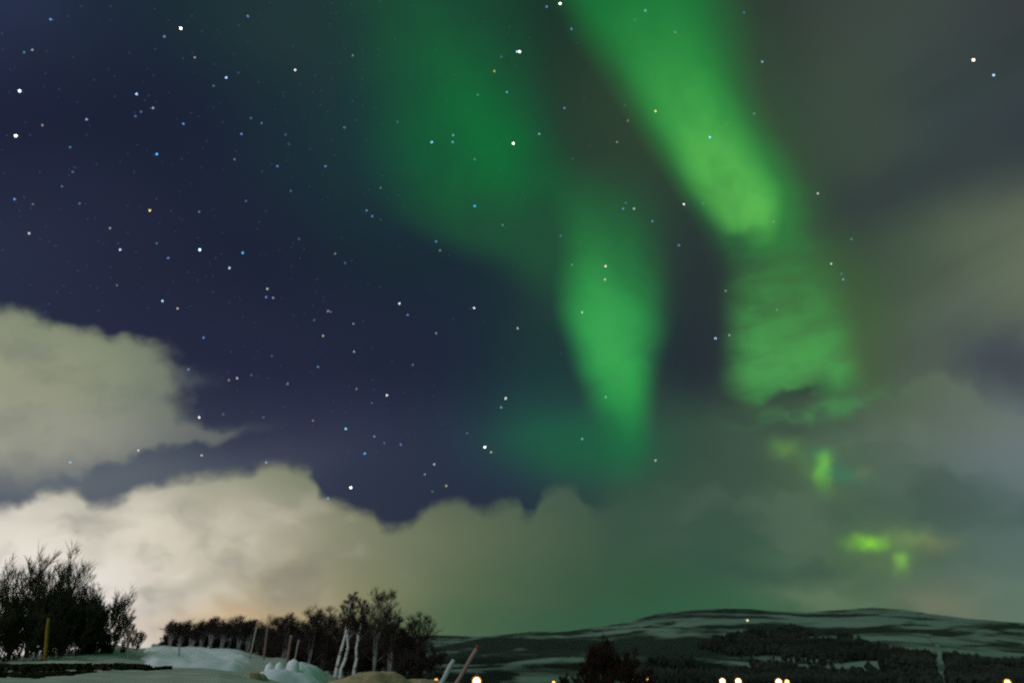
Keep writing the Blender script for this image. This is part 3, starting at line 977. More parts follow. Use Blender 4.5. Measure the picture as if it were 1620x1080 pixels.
def make_tree(name, label, cat, base, H, seed, twig_r=0.012, trunk_r=0.09, bark='dark_bark', twig='brown_twig', lean=(0, 0), depth=3, bare=0.3, nl=9, spread=0.85, group=None, crown_w=0.42, kids=(5, 6), extra=0):
    """tapered trunk with limbs, crown of fine bare twigs"""
    rng = random.Random(seed)
    root = thing(name, label, cat, base, 0, group)
    tr, cr = MB(), MB()
    pts = [np.array([0, 0, -0.3])]; rad = [trunk_r * 1.25]
    n = 7
    for i in range(1, n + 1):
        t = i / n
        pts.append(np.array([lean[0] * t * H + rng.uniform(-.02, .02) * H, lean[1] * t * H + rng.uniform(-.02, .02) * H, H * 0.86 * t]))
        rad.append(trunk_r * (1 - 0.82 * t))
    tr.tube(pts, rad, 7)
    for e in range(extra):          # further thin stems from the same root
        a = e * 2.1 + seed
        q = [np.array([math.cos(a) * 0.12 * trunk_r * 9 * (0.3 + t * 2), math.sin(a) * 0.5 * trunk_r * (0.3 + t * 2), H * 0.8 * t - 0.2]) + np.array([rng.uniform(-.02, .02) * H, 0, 0]) * t for t in (0, .25, .5, .75, 1)]
        tr.tube(q, [trunk_r * 0.7, trunk_r * 0.6, trunk_r * 0.5, trunk_r * 0.35, trunk_r * 0.15], 5)
    for k in range(nl):
        t = bare + (1 - bare) * (k + rng.uniform(0, 0.9)) / nl
        t = min(t, 0.99)
        s = t * n; i = min(int(s), n - 1); f = s - i
        q = pts[i] * (1 - f) + pts[i + 1] * f
        a = k * 2.4 + rng.uniform(-.5, .5)
        d = np.array([math.cos(a), math.sin(a), rng.uniform(0.45, 1.3)])
        L = H * crown_w * (1.15 - 0.75 * t) * rng.uniform(0.75, 1.2)
        grow(tr, cr, rng, q, d, L, max(twig_r * 1.6, trunk_r * 0.4 * (1.1 - 0.7 * t)), depth - 1, twig_r, kids, 0.05, spread, 0.22, twig_r * 2.2)
    fit(tr, cr, H)
    tr.build('trunk', M[bark], root, smooth=True)
    cr.build('crown', M[twig], root)
    return root


def make_bush(name, label, cat, base, H, W, seed, stems=14, twig_r=0.0065, twig='dark_twig', depth=3, group=None, kids=(5, 7), up=0.06):
    """many upright stems fanning out from one root, dense with twigs"""
    rng = random.Random(seed)
    root = thing(name, label, cat, base, 0, group)
    st, cr = MB(), MB()
    for k in range(stems):
        a = rng.uniform(0, 2 * PI)
        rr = math.sqrt(rng.random())
        p = np.array([math.cos(a) * rr * W * 0.3, math.sin(a) * rr * W * 0.3, -0.2])
        st.tube([(0, 0, -0.25), p + np.array([0, 0, 0.12])], [0.05, 0.035], 5)
        d = np.array([math.cos(a) * rr * 0.55 * W / H, math.sin(a) * rr * 0.55 * W / H, 1.0])
        h = H * (1.0 - 0.35 * rr * rr) * rng.uniform(0.62, 1.0)
        grow(st, cr, rng, p, d, h * 0.62, 0.035 * H / 4, depth, twig_r, kids, up, 0.72, 0.2, 9.0, 0.56, True)
    fit(st, cr, H)
    st.build('stem', M['dark_bark'], root, smooth=True)
    cr.build('crown', M[twig], root)
    return root


def top_h(px, D, py_top, z0):
    return float(at(px, py_top, D)[2] - z0)


# -- bushes at the left edge
BG = 'bare bushes on the snow bank at the left'
for (px, D, pt, W, seed, lab, stems) in (
        (14, 19, 858, 2.2, 11, 'tall bare dark bush cut by the left edge, fan of upright twigs on top', 11),
        (58, 21, 915, 3.0, 12, 'dense dark bush filling the dip between the two tallest bushes on the left', 16),
        (104, 18, 862, 1.5, 13, 'tall bare bush with a tufted top standing behind the yellow pole', 11),
        (-70, 20, 870, 4.0, 14, 'bare dark bush mostly out of the picture beyond the left edge', 12),
        (18, 17.2, 938, 2.6, 18, 'low dark bush in front of the tall bushes, left of the yellow pole', 18),
        (152, 22, 938, 1.6, 15, 'mid height rounded bare bush right of the tall tufted bush', 10),
        (118, 18, 945, 1.7, 19, 'low dense dark bush right of the yellow pole under the tall tufted bush', 16),
        (144, 19, 990, 1.8, 20, 'lowest dark bush at the foot of the mid height rounded bush', 16),
        (70, 19.8, 930, 2.4, 21, 'dense dark bush directly behind the yellow pole', 18),
        (186, 24, 972, 1.7, 16, 'small bare bush at the right end of the left thicket', 11)):
    b = on_ground(px, D)
    tall = seed in (11, 13, 14, 15, 16)
    make_bush('bare_bush', lab, 'bush', b, top_h(px, D, pt, b[2]), W, seed, stems, kids=(4, 5) if tall else (5, 7), up=0.10 if tall else 0.06, group=BG)

# -- far row of trees behind the snow field
TR = 'row of bare trees behind the snow field'
row2 = [(288, 986, 'dark bare tree in the second line, behind the broad rounded tree'), (321, 986, 'dark bare tree in the second line, at the dip of the far row'), (350, 983, 'dark bare tree in the second line, behind the tall middle pair'), (396, 987, 'dark bare tree in the second line, just left of the left leaning pole'), (424, 984, 'dark bare tree in the second line, right of the right leaning pole'),
        (270, 990, 'small bare tree filling the row between its leftmost two trees'), (304, 985, 'dark bare tree in the second line of the far row, behind the low one'), (335, 982, 'dark bare tree in the second line, left of the tall middle pair'),
        (365, 981, 'dark bare tree in the second line, close right of the tallest tree'), (380, 987, 'dark bare tree in the second line, well right of the tallest tree'), (409, 984, 'dark bare tree in the second line, between the two leaning poles')]
row = [(262, 988, 'leftmost tree of the far row, rounded bare crown at its open end'), (278, 983, 'second tree of the far row from its left end, broad rounded bare crown'),
       (297, 990, 'low bare tree in the far row just right of the broad rounded one'), (312, 987, 'slender bare tree in the far row left of the dip behind the snow field'),
       (327, 983, 'bare tree with a pale trunk in the far row, second left of the tallest'), (345, 979, 'bare tree beside the tallest tree of the far row, on its left'),
       (357, 977, 'tallest tree of the far row, rounded crown behind the bright snow'), (372, 986, 'bare tree in the far row just right of the tallest one'),
       (388, 988, 'bare tree in the far row left of the two leaning marker poles'), (402, 985, 'bare tree of the far row behind the left leaning marker pole'),
       (416, 988, 'short bare tree ending the far row, behind the right leaning marker pole')]
for k, (px, pt, lab) in enumerate(row + row2):
    D = 112 + 7 * math.sin(k * 2.3) if k < 11 else 128 + 4 * math.sin(k)
    b = on_ground(px, D)
    make_tree('bare_tree', lab, 'tree', b, top_h(px, D, pt, b[2]) * (1.04 + 0.20 * math.sin(k * 4.7 + 1)), 100 + k, 0.020, 0.17, 'grey_bark', 'brown_twig', ((k % 3 - 1) * 0.03, 0), 3, 0.34 if k < 11 else 0.0, 15, 0.85, TR, 0.44 if k < 11 else 0.5, (6, 7), 3)

for k, (px, lab) in enumerate(((268, 'low dark brush at the foot of the leftmost trees of the far row'), (295, 'low dark brush under the broad rounded tree of the far row'), (322, 'low dark brush under the dip of the far row'),
                               (350, 'low dark brush under the tallest trees of the far row'), (378, 'low dark brush under the right half of the far row'), (405, 'low dark brush of the far row behind the two leaning poles'))):
    b = on_ground(px, 120)
    make_bush('undergrowth_bush', lab, 'bush', b, 2.6 + 0.3 * (k % 2), 4.6, 400 + k, 22, 0.018, 'brown_twig', 3, 'low brush under the far row of trees', up=0.0)

# -- the near clump of birches and bare trees in the middle
CT = 'clump of bare trees and birches beside the snow mounds'
clump = [
    (432, 62, 976, .0, 'dark_bark', 'leftmost tree of the middle clump, dark crown beside the end of the far row'),
    (447, 60, 970, .0, 'grey_bark', 'dark bare tree in the middle clump just above the pink marker pole'),
    (466, 64, 984, .0, 'dark_bark', 'lowest dark tree in the left half of the middle clump'),
    (488, 58, 962, .0, 'grey_bark', 'dark bare tree with a broad rounded crown left of the white birches'),
    (510, 60, 960, .02, 'grey_bark', 'dark bare tree directly left of the leaning white birch'),
    (531, 40, 938, .09, 'birch_bark', 'birch with a white trunk leaning right, small dark tuft at its top'),
    (541, 41, 946, .05, 'birch_bark', 'slender birch with a mottled white trunk between the two white birches'),
    (560, 42, 950, .02, 'birch_bark', 'upright birch with a bright white upper trunk in the middle clump'),
    (592, 50, 933, .01, 'grey_bark', 'tallest tree of the middle clump with an open spreading crown'),
    (616, 54, 972, .03, 'grey_bark', 'grey bare tree with crooked limbs right of the tallest tree'),
    (640, 52, 985, .0, 'grey_bark', 'low bare tree with pale tangled branches near the right end of the clump'),
    (657, 56, 970, .02, 'dark_bark', 'rightmost tree of the middle clump, narrow dark bare crown against the hills')]
for k, (px, D, pt, lean, bark, lab) in enumerate(clump):
    b = on_ground(px, D)
    H = top_h(px, D, pt, b[2])
    bir = bark == 'birch_bark'
    make_tree('birch_tree' if bir else 'bare_tree', lab, 'tree', b, H * 1.02, 200 + k, 0.013, 0.10 if bir else 0.075 if bark == 'grey_bark' else 0.11, bark, 'brown_twig', (lean + 0.03, 0), 3 if bir else 4 if k == -1 else 3,
              0.5 if bir else 0.16 if bark == 'grey_bark' else 0.04, 14 if bir else 20, 0.85, CT, 0.17 if bir else 0.32, (5, 6) if bir else (6, 7), 0 if bir else 3 if bark == 'grey_bark' else 0)
for k, (px, D, pt, W, lab) in enumerate(((458, 66, 986, 6.0, 'dark undergrowth bush behind the left trees of the middle clump'), (500, 66, 980, 6.4, 'dark undergrowth bush left of the birch trunks'),
                                         (578, 60, 978, 6.0, 'bare undergrowth bush right of the birch trunks, above the tan snow mound'), (624, 60, 984, 6.0, 'tangled bare undergrowth bush behind the grey crooked tree'),
                                         (664, 50, 1020, 4.0, 'low dark undergrowth bush at the right foot of the middle clump'), (545, 58, 990, 4.6, 'dark brush filling the space behind the white birch trunks'))):
    b = on_ground(px, D)
    make_bush('undergrowth_bush', lab, 'bush', b, top_h(px, D, pt, b[2]), W, 300 + k, 26, 0.011, 'brown_twig', 3, 'undergrowth among the clump of trees')

# -- dim thicket in front of the hill and the dark bushes along the bottom
for k, (px, D, pt, W, twig, lab) in enumerate(((968, 40, 1008, 2.6, 'red_twig', 'dim reddish brown bush with thin twigs rising against the hill ridge'),
                                               (985, 44, 1042, 4.6, 'red_twig', 'dark spreading bush at the foot of the reddish bush before the hill'),
                                               (930, 46, 1048, 5.0, 'red_twig', 'dark low bush left of the reddish bush before the hill'))):
    b = on_ground(px, D)
    make_bush('dark_bush', lab, 'bush', b, top_h(px, D, pt, b[2]), W, 330 + k, 18, 0.011, twig, 3, 'dark bushes before the hill')

# ------------------------------------------------------------------ snow heaps near the road
def mound(name, label, cat, px, D, w, h, depth, mat, seed, sink=0.25, group=None, rotz=0.0, pk=1.6):
    b = on_ground(px, D)
    n, m = 36, 14
    vs = []
    for j in range(m + 1):
        t = j / m
        for i in range(n):
            a = 2 * PI * i / n
            rr = 1 - t
            x = math.cos(a) * rr; y = math.sin(a) * rr
            k = 1 + 0.45 * float(fbm(math.cos(a) * 1.2 + seed, math.sin(a) * 1.2 + seed * 0.7, 3))
            z = h * (1 - rr ** pk) * (1 + 0.35 * float(fbm(x * 2.2 + seed * 3, y * 2.2, 3))) + 0.03 * float(fbm(x * 9 + seed, y * 9, 2))
            vs.append((x * w * k, y * depth * k, z - sink * (rr ** 4)))
    fs = [(j * n + i, j * n + (i + 1) % n, (j + 1) * n + (i + 1) % n, (j + 1) * n + i) for j in range(m) for i in range(n)]
    mb = MB(); mb.add(vs, fs)
    o = mb.build(name, mat, smooth=True, loc=b)
    o.rotation_euler = (0, 0, rotz)
    return setp(o, label, cat, group)


def mh(px, D, py):
    b = on_ground(px, D)
    return float(at(px, py, D)[2] - b[2])


SG = 'snow mounds ploughed up beside the road'
mound('snow_mound', 'wide tan-lit snow mound at the bottom, in front of the clump of trees', 'snow mound', 592, 11.5, 0.86, mh(592, 11.5, 1061), 1.2, M['tan_lit_snow'], 1.0, group=SG)
mound('snow_mound', 'low tan end of snow at the bottom, right of the wide tan mound', 'snow mound', 668, 12.0, 0.9, mh(668, 12, 1073), 1.0, M['tan_lit_snow'], 5.0, group=SG)
mound('snow_mound', 'narrow brownish snow mound beside the bluish lumps, right end of the snow field', 'snow mound', 404, 11.0, 0.20, mh(404, 11, 1064), 0.5, M['tan_lit_snow'], 2.2, group=SG, pk=2.4)
mound('snow_mound', 'bluish white trampled snow heap carrying three small white lumps', 'snow mound', 448, 13.0, 0.78, mh(448, 13, 1056), 0.9, M['lit_packed_snow'], 3.1, group=SG)
mound('snow_mound', 'pale snow ridge running down to the right of the bluish heap', 'snow mound', 478, 16.5, 0.55, mh(478, 16.5, 1049), 1.3, M['lit_packed_snow'], 4.4, group=SG)
for px, py0, py1, w, lab in ((425, 1060, 1047, 0.055, 'left of two small white snow lumps side by side on the bluish heap'),
                             (440, 1060, 1046, 0.055, 'right of two small white snow lumps side by side on the bluish heap'),
                             (462, 1058, 1041, 0.075, 'largest white snow lump, at the foot of the pink marker pole')):
    p = at(px, py0, 12.9)
    h = float(at(px, py1, 12.9)[2] - p[2])
    mb = MB()
    n = 12
    vs, fs = [], []
    for j in range(9):
        t = j / 8
        rr = 1.6 * w * (1.0 - 0.25 * t) * math.sqrt(max(0, 1 - t ** 9))
        for i in range(n):
            a = 2 * PI * i / n
            k = 1 + 0.25 * float(fbm(math.cos(a) + px, math.sin(a) + 3 * t, 2))
            vs.append((rr * k * math.cos(a) + 0.2 * w * t, rr * k * math.sin(a), -0.18 + (h + 0.18) * t))
    fs = [(j * n + i, j * n + (i + 1) % n, (j + 1) * n + (i + 1) % n, (j + 1) * n + i) for j in range(8) for i in range(n)]
    mb.add(vs, fs)
    setp(mb.build('snow_lump', M['lit_packed_snow'], smooth=True, loc=p), lab, 'snow lump', 'small snow lumps on the bluish heap')

# -- dark strip of heather left bare along the road edge
rng = random.Random(5)
hb = MB()
for k in range(5200):
    px = rng.uniform(-60, 266)
    D = rng.uniform(11.2, 12.6) if px > 60 else rng.uniform(10.8, 12.8)
    D += rng.gauss(0, 0.35)
    if px > 190:
        D = 11.9 + rng.uniform(-0.5, 0.5) * (268 - px) / 78.0
    b = on_ground(px, D)
    h = rng.uniform(0.01, 0.075) * (1.5 if 195 < px < 235 else 1.0)
    a = rng.uniform(0, 2 * PI); l = rng.uniform(0.02, 0.06)
    for s in range(2):
        a += rng.uniform(1, 2)
        dx, dy = math.cos(a) * l, math.sin(a) * l
        hb.add([(b[0] - dx, b[1] - dy, b[2] - 0.02), (b[0] + dx, b[1] + dy, b[2] - 0.02), (b[0] + dx * 1.3, b[1] + dy * 1.3, b[2] + h * rng.uniform(.6, 1)), (b[0] - dx * 1.1, b[1] - dy, b[2] + h)], [(0, 1, 2, 3)])
for k in range(900):
    px = rng.uniform(-60, 150)
    D = 9.35 + rng.gauss(0, 0.30) * (160 - px) / 220 + (px / 150) * 0.5
    b = on_ground(px, D)
    h = rng.uniform(0.01, 0.025)
    a = rng.uniform(0, PI); l = rng.uniform(0.02, 0.05)
    dx, dy = math.cos(a) * l, math.sin(a) * l
    hb.add([(b[0] - dx, b[1] - dy, b[2] - 0.02), (b[0] + dx, b[1] + dy, b[2] - 0.02), (b[0] + dx, b[1] + dy, b[2] + h), (b[0] - dx, b[1] - dy, b[2] + h * 0.8)], [(0, 1, 2, 3)])
setp(hb.build('heather', M['heather']), 'dark strip of low heather showing through the snow along the road edge', 'heather', kind='stuff')

# ------------------------------------------------------------------ marker poles
def pole(name, label, p0, p1, r, mat, group, cap=None, sink=0.3):
    p0, p1 = np.array(p0), np.array(p1)
    root = thing(name, label, 'marker pole', p0, 0, group)
    d = (p1 - p0)
    L = np.linalg.norm(d); u = d / L
    ws = np.linspace(0, 1, 6)
    pts = [-u * sink] + [d * t + np.array([0.004 * math.sin(7 * t), 0, 0]) for t in ws]
    mb = MB()
    mb.tube(pts, [r * 1.05] * 6 + [r * 0.9], 8)
    mb.build('pole', M[mat], root, smooth=True)
    if cap:
        cb = MB()
        cb.tube([d * 0.93, d * 1.005], [r * 1.18, r * 1.18], 8)
        cb.build('tip', M[cap], root, smooth=True)
    return root


PG = 'snow marker poles along the road'
for (px0, py0, px1, py1, D, r, mat, cap, lab) in (
        (71, 1038, 77, 977, 15.0, 0.025, 'yellow_paint', None, 'yellow marker pole in front of the dark bushes on the left'),
        (202, 1045, 205, 996, 17.0, 0.013, 'pale_wood', None, 'thin grey stick in the snow bank at the right end of the left bushes'),
        (283, 1050, 284, 1021, 22.0, 0.018, 'pale_wood', None, 'thin faint stick standing alone in the bright snow field'),
        (397, 1031, 407, 988, 26.0, 0.028, 'pale_wood', None, 'left of two leaning marker poles before the right end of the far row'),
        (417, 1042, 424, 988, 24.0, 0.030, 'pink_wood', None, 'right of two leaning marker poles before the right end of the far row'),
        (455, 1041, 461, 1005, 20.0, 0.034, 'pink_wood', 'pale_wood', 'pink marker pole with a pale tip behind the white snow lumps'),
        (466, 1044, 473, 1011, 21.0, 0.022, 'pale_wood', None, 'dim thin pole right of the pink marker pole'),
        (698, 1080, 718, 1043, 9.5, 0.028, 'white_plastic', None, 'short bluish white pole leaning far right at the bottom'),
        (721, 1082, 757, 1021, 9.0, 0.024, 'pink_wood', 'red_paint', 'long pink pole with a red tip leaning far right at the bottom')):
    pole('marker_pole', lab, at(px0, py0, D), at(px1, py1, D), r, mat, PG, cap)

# ------------------------------------------------------------------ small red hut beyond the snow field
hp = on_ground(243, 170); hp[2] = float(at(243, 1027, 170)[2])
hut = thing('red_hut', 'tiny red hut far off at the left end of the tree row', 'hut', hp, 0.2)
hut.scale = (0.6, 0.6, 0.6)
mb = MB(); mb.box(-1.7, 1.7, -1.2, 1.2, -1.0, 1.15)
mb.add([(-1.7, -1.2, 1.15), (-1.7, 1.2, 1.15), (-1.7, 0, 1.75)], [(0, 1, 2)]); mb.add([(1.7, -1.2, 1.15), (1.7, 1.2, 1.15), (1.7, 0, 1.75)], [(0, 2, 1)])
mb.build('walls', M['red_paint'], hut)
mb = MB()
for s in (-1, 1):
    mb.add([(-1.9, s * 1.4, 1.08), (1.9, s * 1.4, 1.08), (1.9, 0, 1.78), (-1.9, 0, 1.78), (-1.9, s * 1.4, 1.16), (1.9, s * 1.4, 1.16), (1.9, 0, 1.86), (-1.9, 0, 1.86)],
           [(0, 1, 2, 3), (4, 5, 6, 7), (0, 1, 5, 4), (1, 2, 6, 5), (2, 3, 7, 6), (3, 0, 4, 7)])
mb.build('roof', M['snow'], hut)
mb = MB(); mb.box(-0.4, 0.4, -1.23, -1.2, -0.6, 0.8); mb.build('door', M['dark_bark'], hut)
mb = MB(); mb.box(1.25, 1.5, -0.2, 0.05, 1.3, 2.9); mb.build('chimney', M['red_paint'], hut)

# ------------------------------------------------------------------ lit lamps in the valley
LAMP = {'white': glow('lamp_white', (1.0, 0.62, 0.27), 16), 'warm': glow('lamp_warm', (1.0, 0.56, 0.16), 9), 'amber': glow('lamp_amber', (1.0, 0.45, 0.08), 6), 'dim': glow('lamp_dim', (0.9, 0.72, 0.12), 1.6)}


def halo_mat(name, col, k):  # added see-through glowing shell that imitates the halo around a lamp
    m, nt, b = mat_new(name)
    nt.nodes.remove(b)
    e = nt.nodes.new('ShaderNodeEmission')
    e.inputs[0].default_value = (*col, 1)
    e.inputs[1].default_value = k
    tr = nt.nodes.new('ShaderNodeBsdfTransparent')
    mx = nt.nodes.new('ShaderNodeMixShader')
    mx.inputs[0].default_value = 0.4
    nt.links.new(tr.outputs[0], mx.inputs[1])
    nt.links.new(e.outputs[0], mx.inputs[2])
    nt.links.new(mx.outputs[0], nt.nodes['Material Output'].inputs[0])
    return m


HALO = {'white': halo_mat('halo_warm', (1.0, 0.48, 0.14), 0.9), 'warm': halo_mat('halo_gold', (1.0, 0.45, 0.08), 0.7), 'amber': halo_mat('halo_amber', (1.0, 0.40, 0.06), 0.5), 'dim': halo_mat('halo_yellow', (0.7, 0.55, 0.1), 0.3)}


def street_lamp(px, py, D, rb, mat, lab, H=6.0):
    p = at(px, py, D)
    root = thing('street_lamp', lab, 'street lamp', (p[0], p[1], p[2] - H), 0, 'lit street lamps down in the valley')
    gz_ = float(ground_z(p[0], p[1])) - root.location[2]
    mb = MB(); mb.tube([(0, 0.9, min(gz_, 0) - 0.3), (0, 0.9, H * 0.5), (0, 0.9, H + 0.2 + rb * .5)], [0.10, 0.075, 0.055], 8)
    mb.build('post', M['galvanised'], root, smooth=True)
    mb = MB(); mb.tube([(0, 0.9, H + 0.15), (0, 0.55, H + 0.42 + rb), (0, 0.1, H + rb * 1.9)], [0.045, 0.04, 0.04], 6)
    mb.build('arm', M['galvanised'], root, smooth=True)
    mb = MB()
    prof = [(0.1, 1.95), (0.5, 1.85), (0.8, 1.62), (0.9, 1.42), (0.82, 1.4)]
    n = 14
    vs = [(r_ * rb * math.cos(2 * PI * i / n), r_ * rb * math.sin(2 * PI * i / n), H + z_ * rb) for r_, z_ in prof for i in range(n)]
    fs = [(j * n + i, j * n + (i + 1) % n, (j + 1) * n + (i + 1) % n, (j + 1) * n + i) for j in range(len(prof) - 1) for i in range(n)] + [tuple(range(n - 1, -1, -1))]
    mb.add(vs, fs); mb.build('lamp_hood', M['dark_metal'], root, smooth=True)
    for part, rr_, m_ in (('bulb', rb, LAMP[mat]), ('halo_shell', rb * 1.55, HALO[mat])):
        mb = MB()
        vs = [(rr_ * math.sin(PI * j / 8) * math.cos(2 * PI * i / n), rr_ * math.sin(PI * j / 8) * math.sin(2 * PI * i / n), H + rr_ * math.cos(PI * j / 8)) for j in range(9) for i in range(n)]
        fs = [(j * n + i, j * n + (i + 1) % n, (j + 1) * n + (i + 1) % n, (j + 1) * n + i) for j in range(8) for i in range(n)]
        mb.add(vs, fs); mb.build(part, m_, root, smooth=True)
    return root


for a in ((690, 1075, 95, 0.16, 'amber', 'small amber street lamp at the foot of the short bluish white pole'),
          (754, 1077, 80, 0.33, 'white', 'largest and brightest street lamp, white glare right of the long leaning pink pole'),
          (876, 1079, 210, 0.34, 'amber', 'dim orange street lamp left of the faint yellow one'),
          (935, 1075, 260, 0.36, 'dim', 'faint yellow street lamp left of the dark reddish bush'),
          (1002, 1077, 280, 0.50, 'warm', 'left of the close pair of small golden street lamps below the reddish bush'),
          (1026, 1075, 280, 0.60, 'warm', 'right of the close pair of small golden street lamps below the reddish bush'),
          (1143, 1077, 300, 0.8, 'white', 'left one of the two bright white street lamps under the snowy clearing'),
          (1168, 1077, 300, 0.8, 'white', 'right one of the two bright white street lamps under the snowy clearing'),
          (1232, 1078, 300, 0.85, 'white', 'bright white street lamp with a small orange one touching its right side'),
          (1245, 1078, 300, 0.6, 'warm', 'small orange street lamp touching the right side of a bright white one'),
          (1594, 1079, 320, 0.8, 'warm', 'lone warm street lamp near the bottom right corner')):
    street_lamp(*a)

# a lone lit cabin high on the hill
cp = on_hill(1192, 982)
cab = thing('hill_cabin', 'tiny lit cabin alone high on the snowy hillside', 'cabin', cp, 0)
mb = MB(); mb.box(-4, 4, -3, 3, -2, 4); mb.build('walls', M['dark_bark'], cab)
mb = MB(); mb.add([(-4.5, -3.6, 3.8), (4.5, -3.6, 3.8), (4.5, 0, 6.4), (-4.5, 0, 6.4), (4.5, 3.6, 3.8), (-4.5, 3.6, 3.8)], [(0, 1, 2, 3), (3, 2, 4, 5), (0, 3, 5), (1, 4, 2)]); mb.build('roof', M['snow'], cab)
mb = MB(); mb.box(-2.9, 2.9, -3.12, -3.02, 0.3, 3.3); mb.build('window', glow('cabin_window', (1.0, 0.85, 0.45), 1.6), cab)

# ------------------------------------------------------------------ stars
SD = 20000.0
SCOL = {'w': (1.0, 0.97, 0.92), 'b': (0.22, 0.46, 1.0), 'B': (0.45, 0.66, 1.0), 'c': (0.30, 0.75, 1.0), 'C': (0.08, 0.52, 1.0), 't': (0.18, 0.62, 0.75), 'g': (0.45, 0.80, 0.55),
        'y': (0.95, 0.80, 0.20), 'o': (1.0, 0.72, 0.48), 'p': (0.60, 0.50, 0.95)}
SNAME = {'w': 'white', 'b': 'blue', 'B': 'pale blue', 'c': 'ice blue', 'C': 'vivid blue', 't': 'teal', 'g': 'greenish', 'y': 'yellow', 'o': 'orange', 'p': 'violet'}
LV = {1: (0.9, 0.4), 2: (1.0, 0.75), 3: (1.1, 1.35), 4: (1.2, 2.6), 5: (1.45, 6.0)}     # radius in photo pixels, brightness
# bright stars, named; the others are described from the nearest of these
LAND = {
    (286, 45): 'bright white star near the top left, left of the greenish veil',
    (25, 215): 'bright warm white star near the left edge of the sky',
    (31, 144): 'bright bluish white star near the left edge, above the warm white one',
    (467, 111): 'lone white star in the faint greenish veil at the top',
    (822, 82): 'bright white star near the top with a blue companion touching it',
    (886, 6): 'bright white star at the top edge beside the main green curtain',
    (812, 227): 'bright white star on the right rim of the left green curtain',
    (1082, 323): 'white star in the dark gap left of the main green curtain foot',
    (1540, 95): 'pinkish white star alone in the grey cloud at the top right',
    (1123, 217): 'ice blue star inside the bright main green curtain',
    (632, 480): 'white star in the dark sky midway along the picture, left one of two',
    (750, 487): 'white star in the dark sky midway along the picture, right one of two',
    (555, 771): 'bright white star just above the big cloud bank tops',
    (767, 707): 'warm white star left of the green skirt of the tapering curtain',
    (612, 625): 'white star in the dark sky above the dip of the cloud bank',
    (800, 630): 'white star beside the dim green glow, left of the tapering curtain',
    (358, 123): 'pale blue star left of the lone white one in the greenish veil',
    (216, 149): 'pale blue star right of the bright bluish white one, upper left sky',
    (248, 244): 'vivid blue star in the upper left dark sky',
    (751, 326): 'vivid blue star under the foot of the left green curtain',
    (363, 424): 'lowest pale blue star of the bent trio in the left dark sky',
    (316, 395): 'leftmost bluish star of the bent trio in the left dark sky',
    (384, 400): 'vivid blue star, rightmost of the bent trio in the left dark sky',
    (257, 476): 'pale blue star up right of the left cloud top',
    (1037, 176): 'yellow star on the left rim of the main green curtain',
    (1132, 535): 'blue star in the dark gap between the two lower green curtains',
    (577, 717): 'vivid blue star in the dark sky right of the cloud bank crown',
    (958, 421): 'upper one of two close white stars in the tapering green curtain',
    (957, 442): 'lower one of two close white stars in the tapering green curtain',
    (237, 333): 'yellowish star in the left dark sky under the vivid blue one',
}
ST = '''80,31,b3 286,45,w5 260,58,b3 392,26,b3 308,91,w2 358,123,B4 377,115,t1 338,136,t2 467,111,w4 38,83,t2 51,79,w2 31,144,B5 216,149,B4 242,171,B3 223,177,b2 214,184,b2 137,189,B3
67,198,o2 25,215,w5 290,196,b3 382,212,b3 397,187,t2 414,195,t2 452,213,b2 457,228,p1 545,202,g2 558,88,g2 111,233,t2 248,244,C4 115,272,b2 98,295,b2 23,315,b3 52,323,w1 126,322,t2 371,252,g2
439,263,b3 515,263,b3 460,302,t2 389,318,b2 315,335,g2 237,333,y4 46,369,w3 174,361,w2 190,395,B4 248,385,t2 266,408,b3 316,395,B5 384,400,C4 363,424,B4 473,378,t2 602,297,g2 629,193,t2
683,225,c4 716,225,c3 717,214,c3 751,252,g2 751,326,C4 795,356,g2 580,333,b3 589,342,b3 602,347,t1 690,382,b3 696,396,w2 530,401,o2 546,416,b2 423,457,w3 421,470,b3 432,471,p3 257,476,B4
281,488,o3 185,451,w1 632,480,w4 645,498,b3 519,492,p3 523,493,p2 497,506,b2 511,531,o3 559,512,w2 750,487,w4 690,527,w2 322,534,b3 793,90,b2 782,113,y3 802,146,c3 756,150,g2
886,6,w5 865,11,b3 822,82,w5 818,82,B4 904,46,b3 1021,17,c3 1005,32,g1 1068,51,g2 1177,20,b2 1206,98,c3 1540,95,o5 1572,119,B4 1037,176,y4 993,191,y2 988,167,g1 893,171,b3 853,212,c3 812,227,w5
976,225,w2 1123,217,c4 1193,180,g2 906,251,t1 1082,323,w4 990,321,b2 986,330,b3 1003,330,w3 1032,350,b3 1112,322,t2 1294,306,w3 1224,351,g2 1074,388,b3 887,373,t2 1315,417,w3 1331,433,t2 1334,442,t3
1347,378,t2 958,421,w4 957,442,w3 905,419,g2 921,494,w3 819,519,w3 1148,460,w2 1132,535,B4 1154,530,g3 1229,490,g2 375,598,w3 362,601,w2 455,607,b3 315,660,w4 353,655,b2 417,660,b2 564,615,o2
588,637,b2 612,625,w4 495,665,o2 547,678,c4 592,690,b3 608,700,b2 634,703,b3 577,717,C4 319,720,w3 219,712,w3 421,731,c3 555,771,w5 519,788,c3 687,734,w3 672,750,w2 684,777,t2 706,768,y3 767,707,w5
777,715,o3 793,644,c3 800,630,w4 739,685,t2 921,694,c3 958,628,g3 1037,728,w3 111,731,c3 298,584,b3 398,593,b2 560,556,B3 503,580,b3 430,563,b2 653,577,p2'''
ico_v, ico_f = [], []
_t = (1 + 5 ** 0.5) / 2
for v in ((-1, _t, 0), (1, _t, 0), (-1, -_t, 0), (1, -_t, 0), (0, -1, _t), (0, 1, _t), (0, -1, -_t), (0, 1, -_t), (_t, 0, -1), (_t, 0, 1), (-_t, 0, -1), (-_t, 0, 1)):
    ico_v.append(np.array(v) / np.linalg.norm(v))
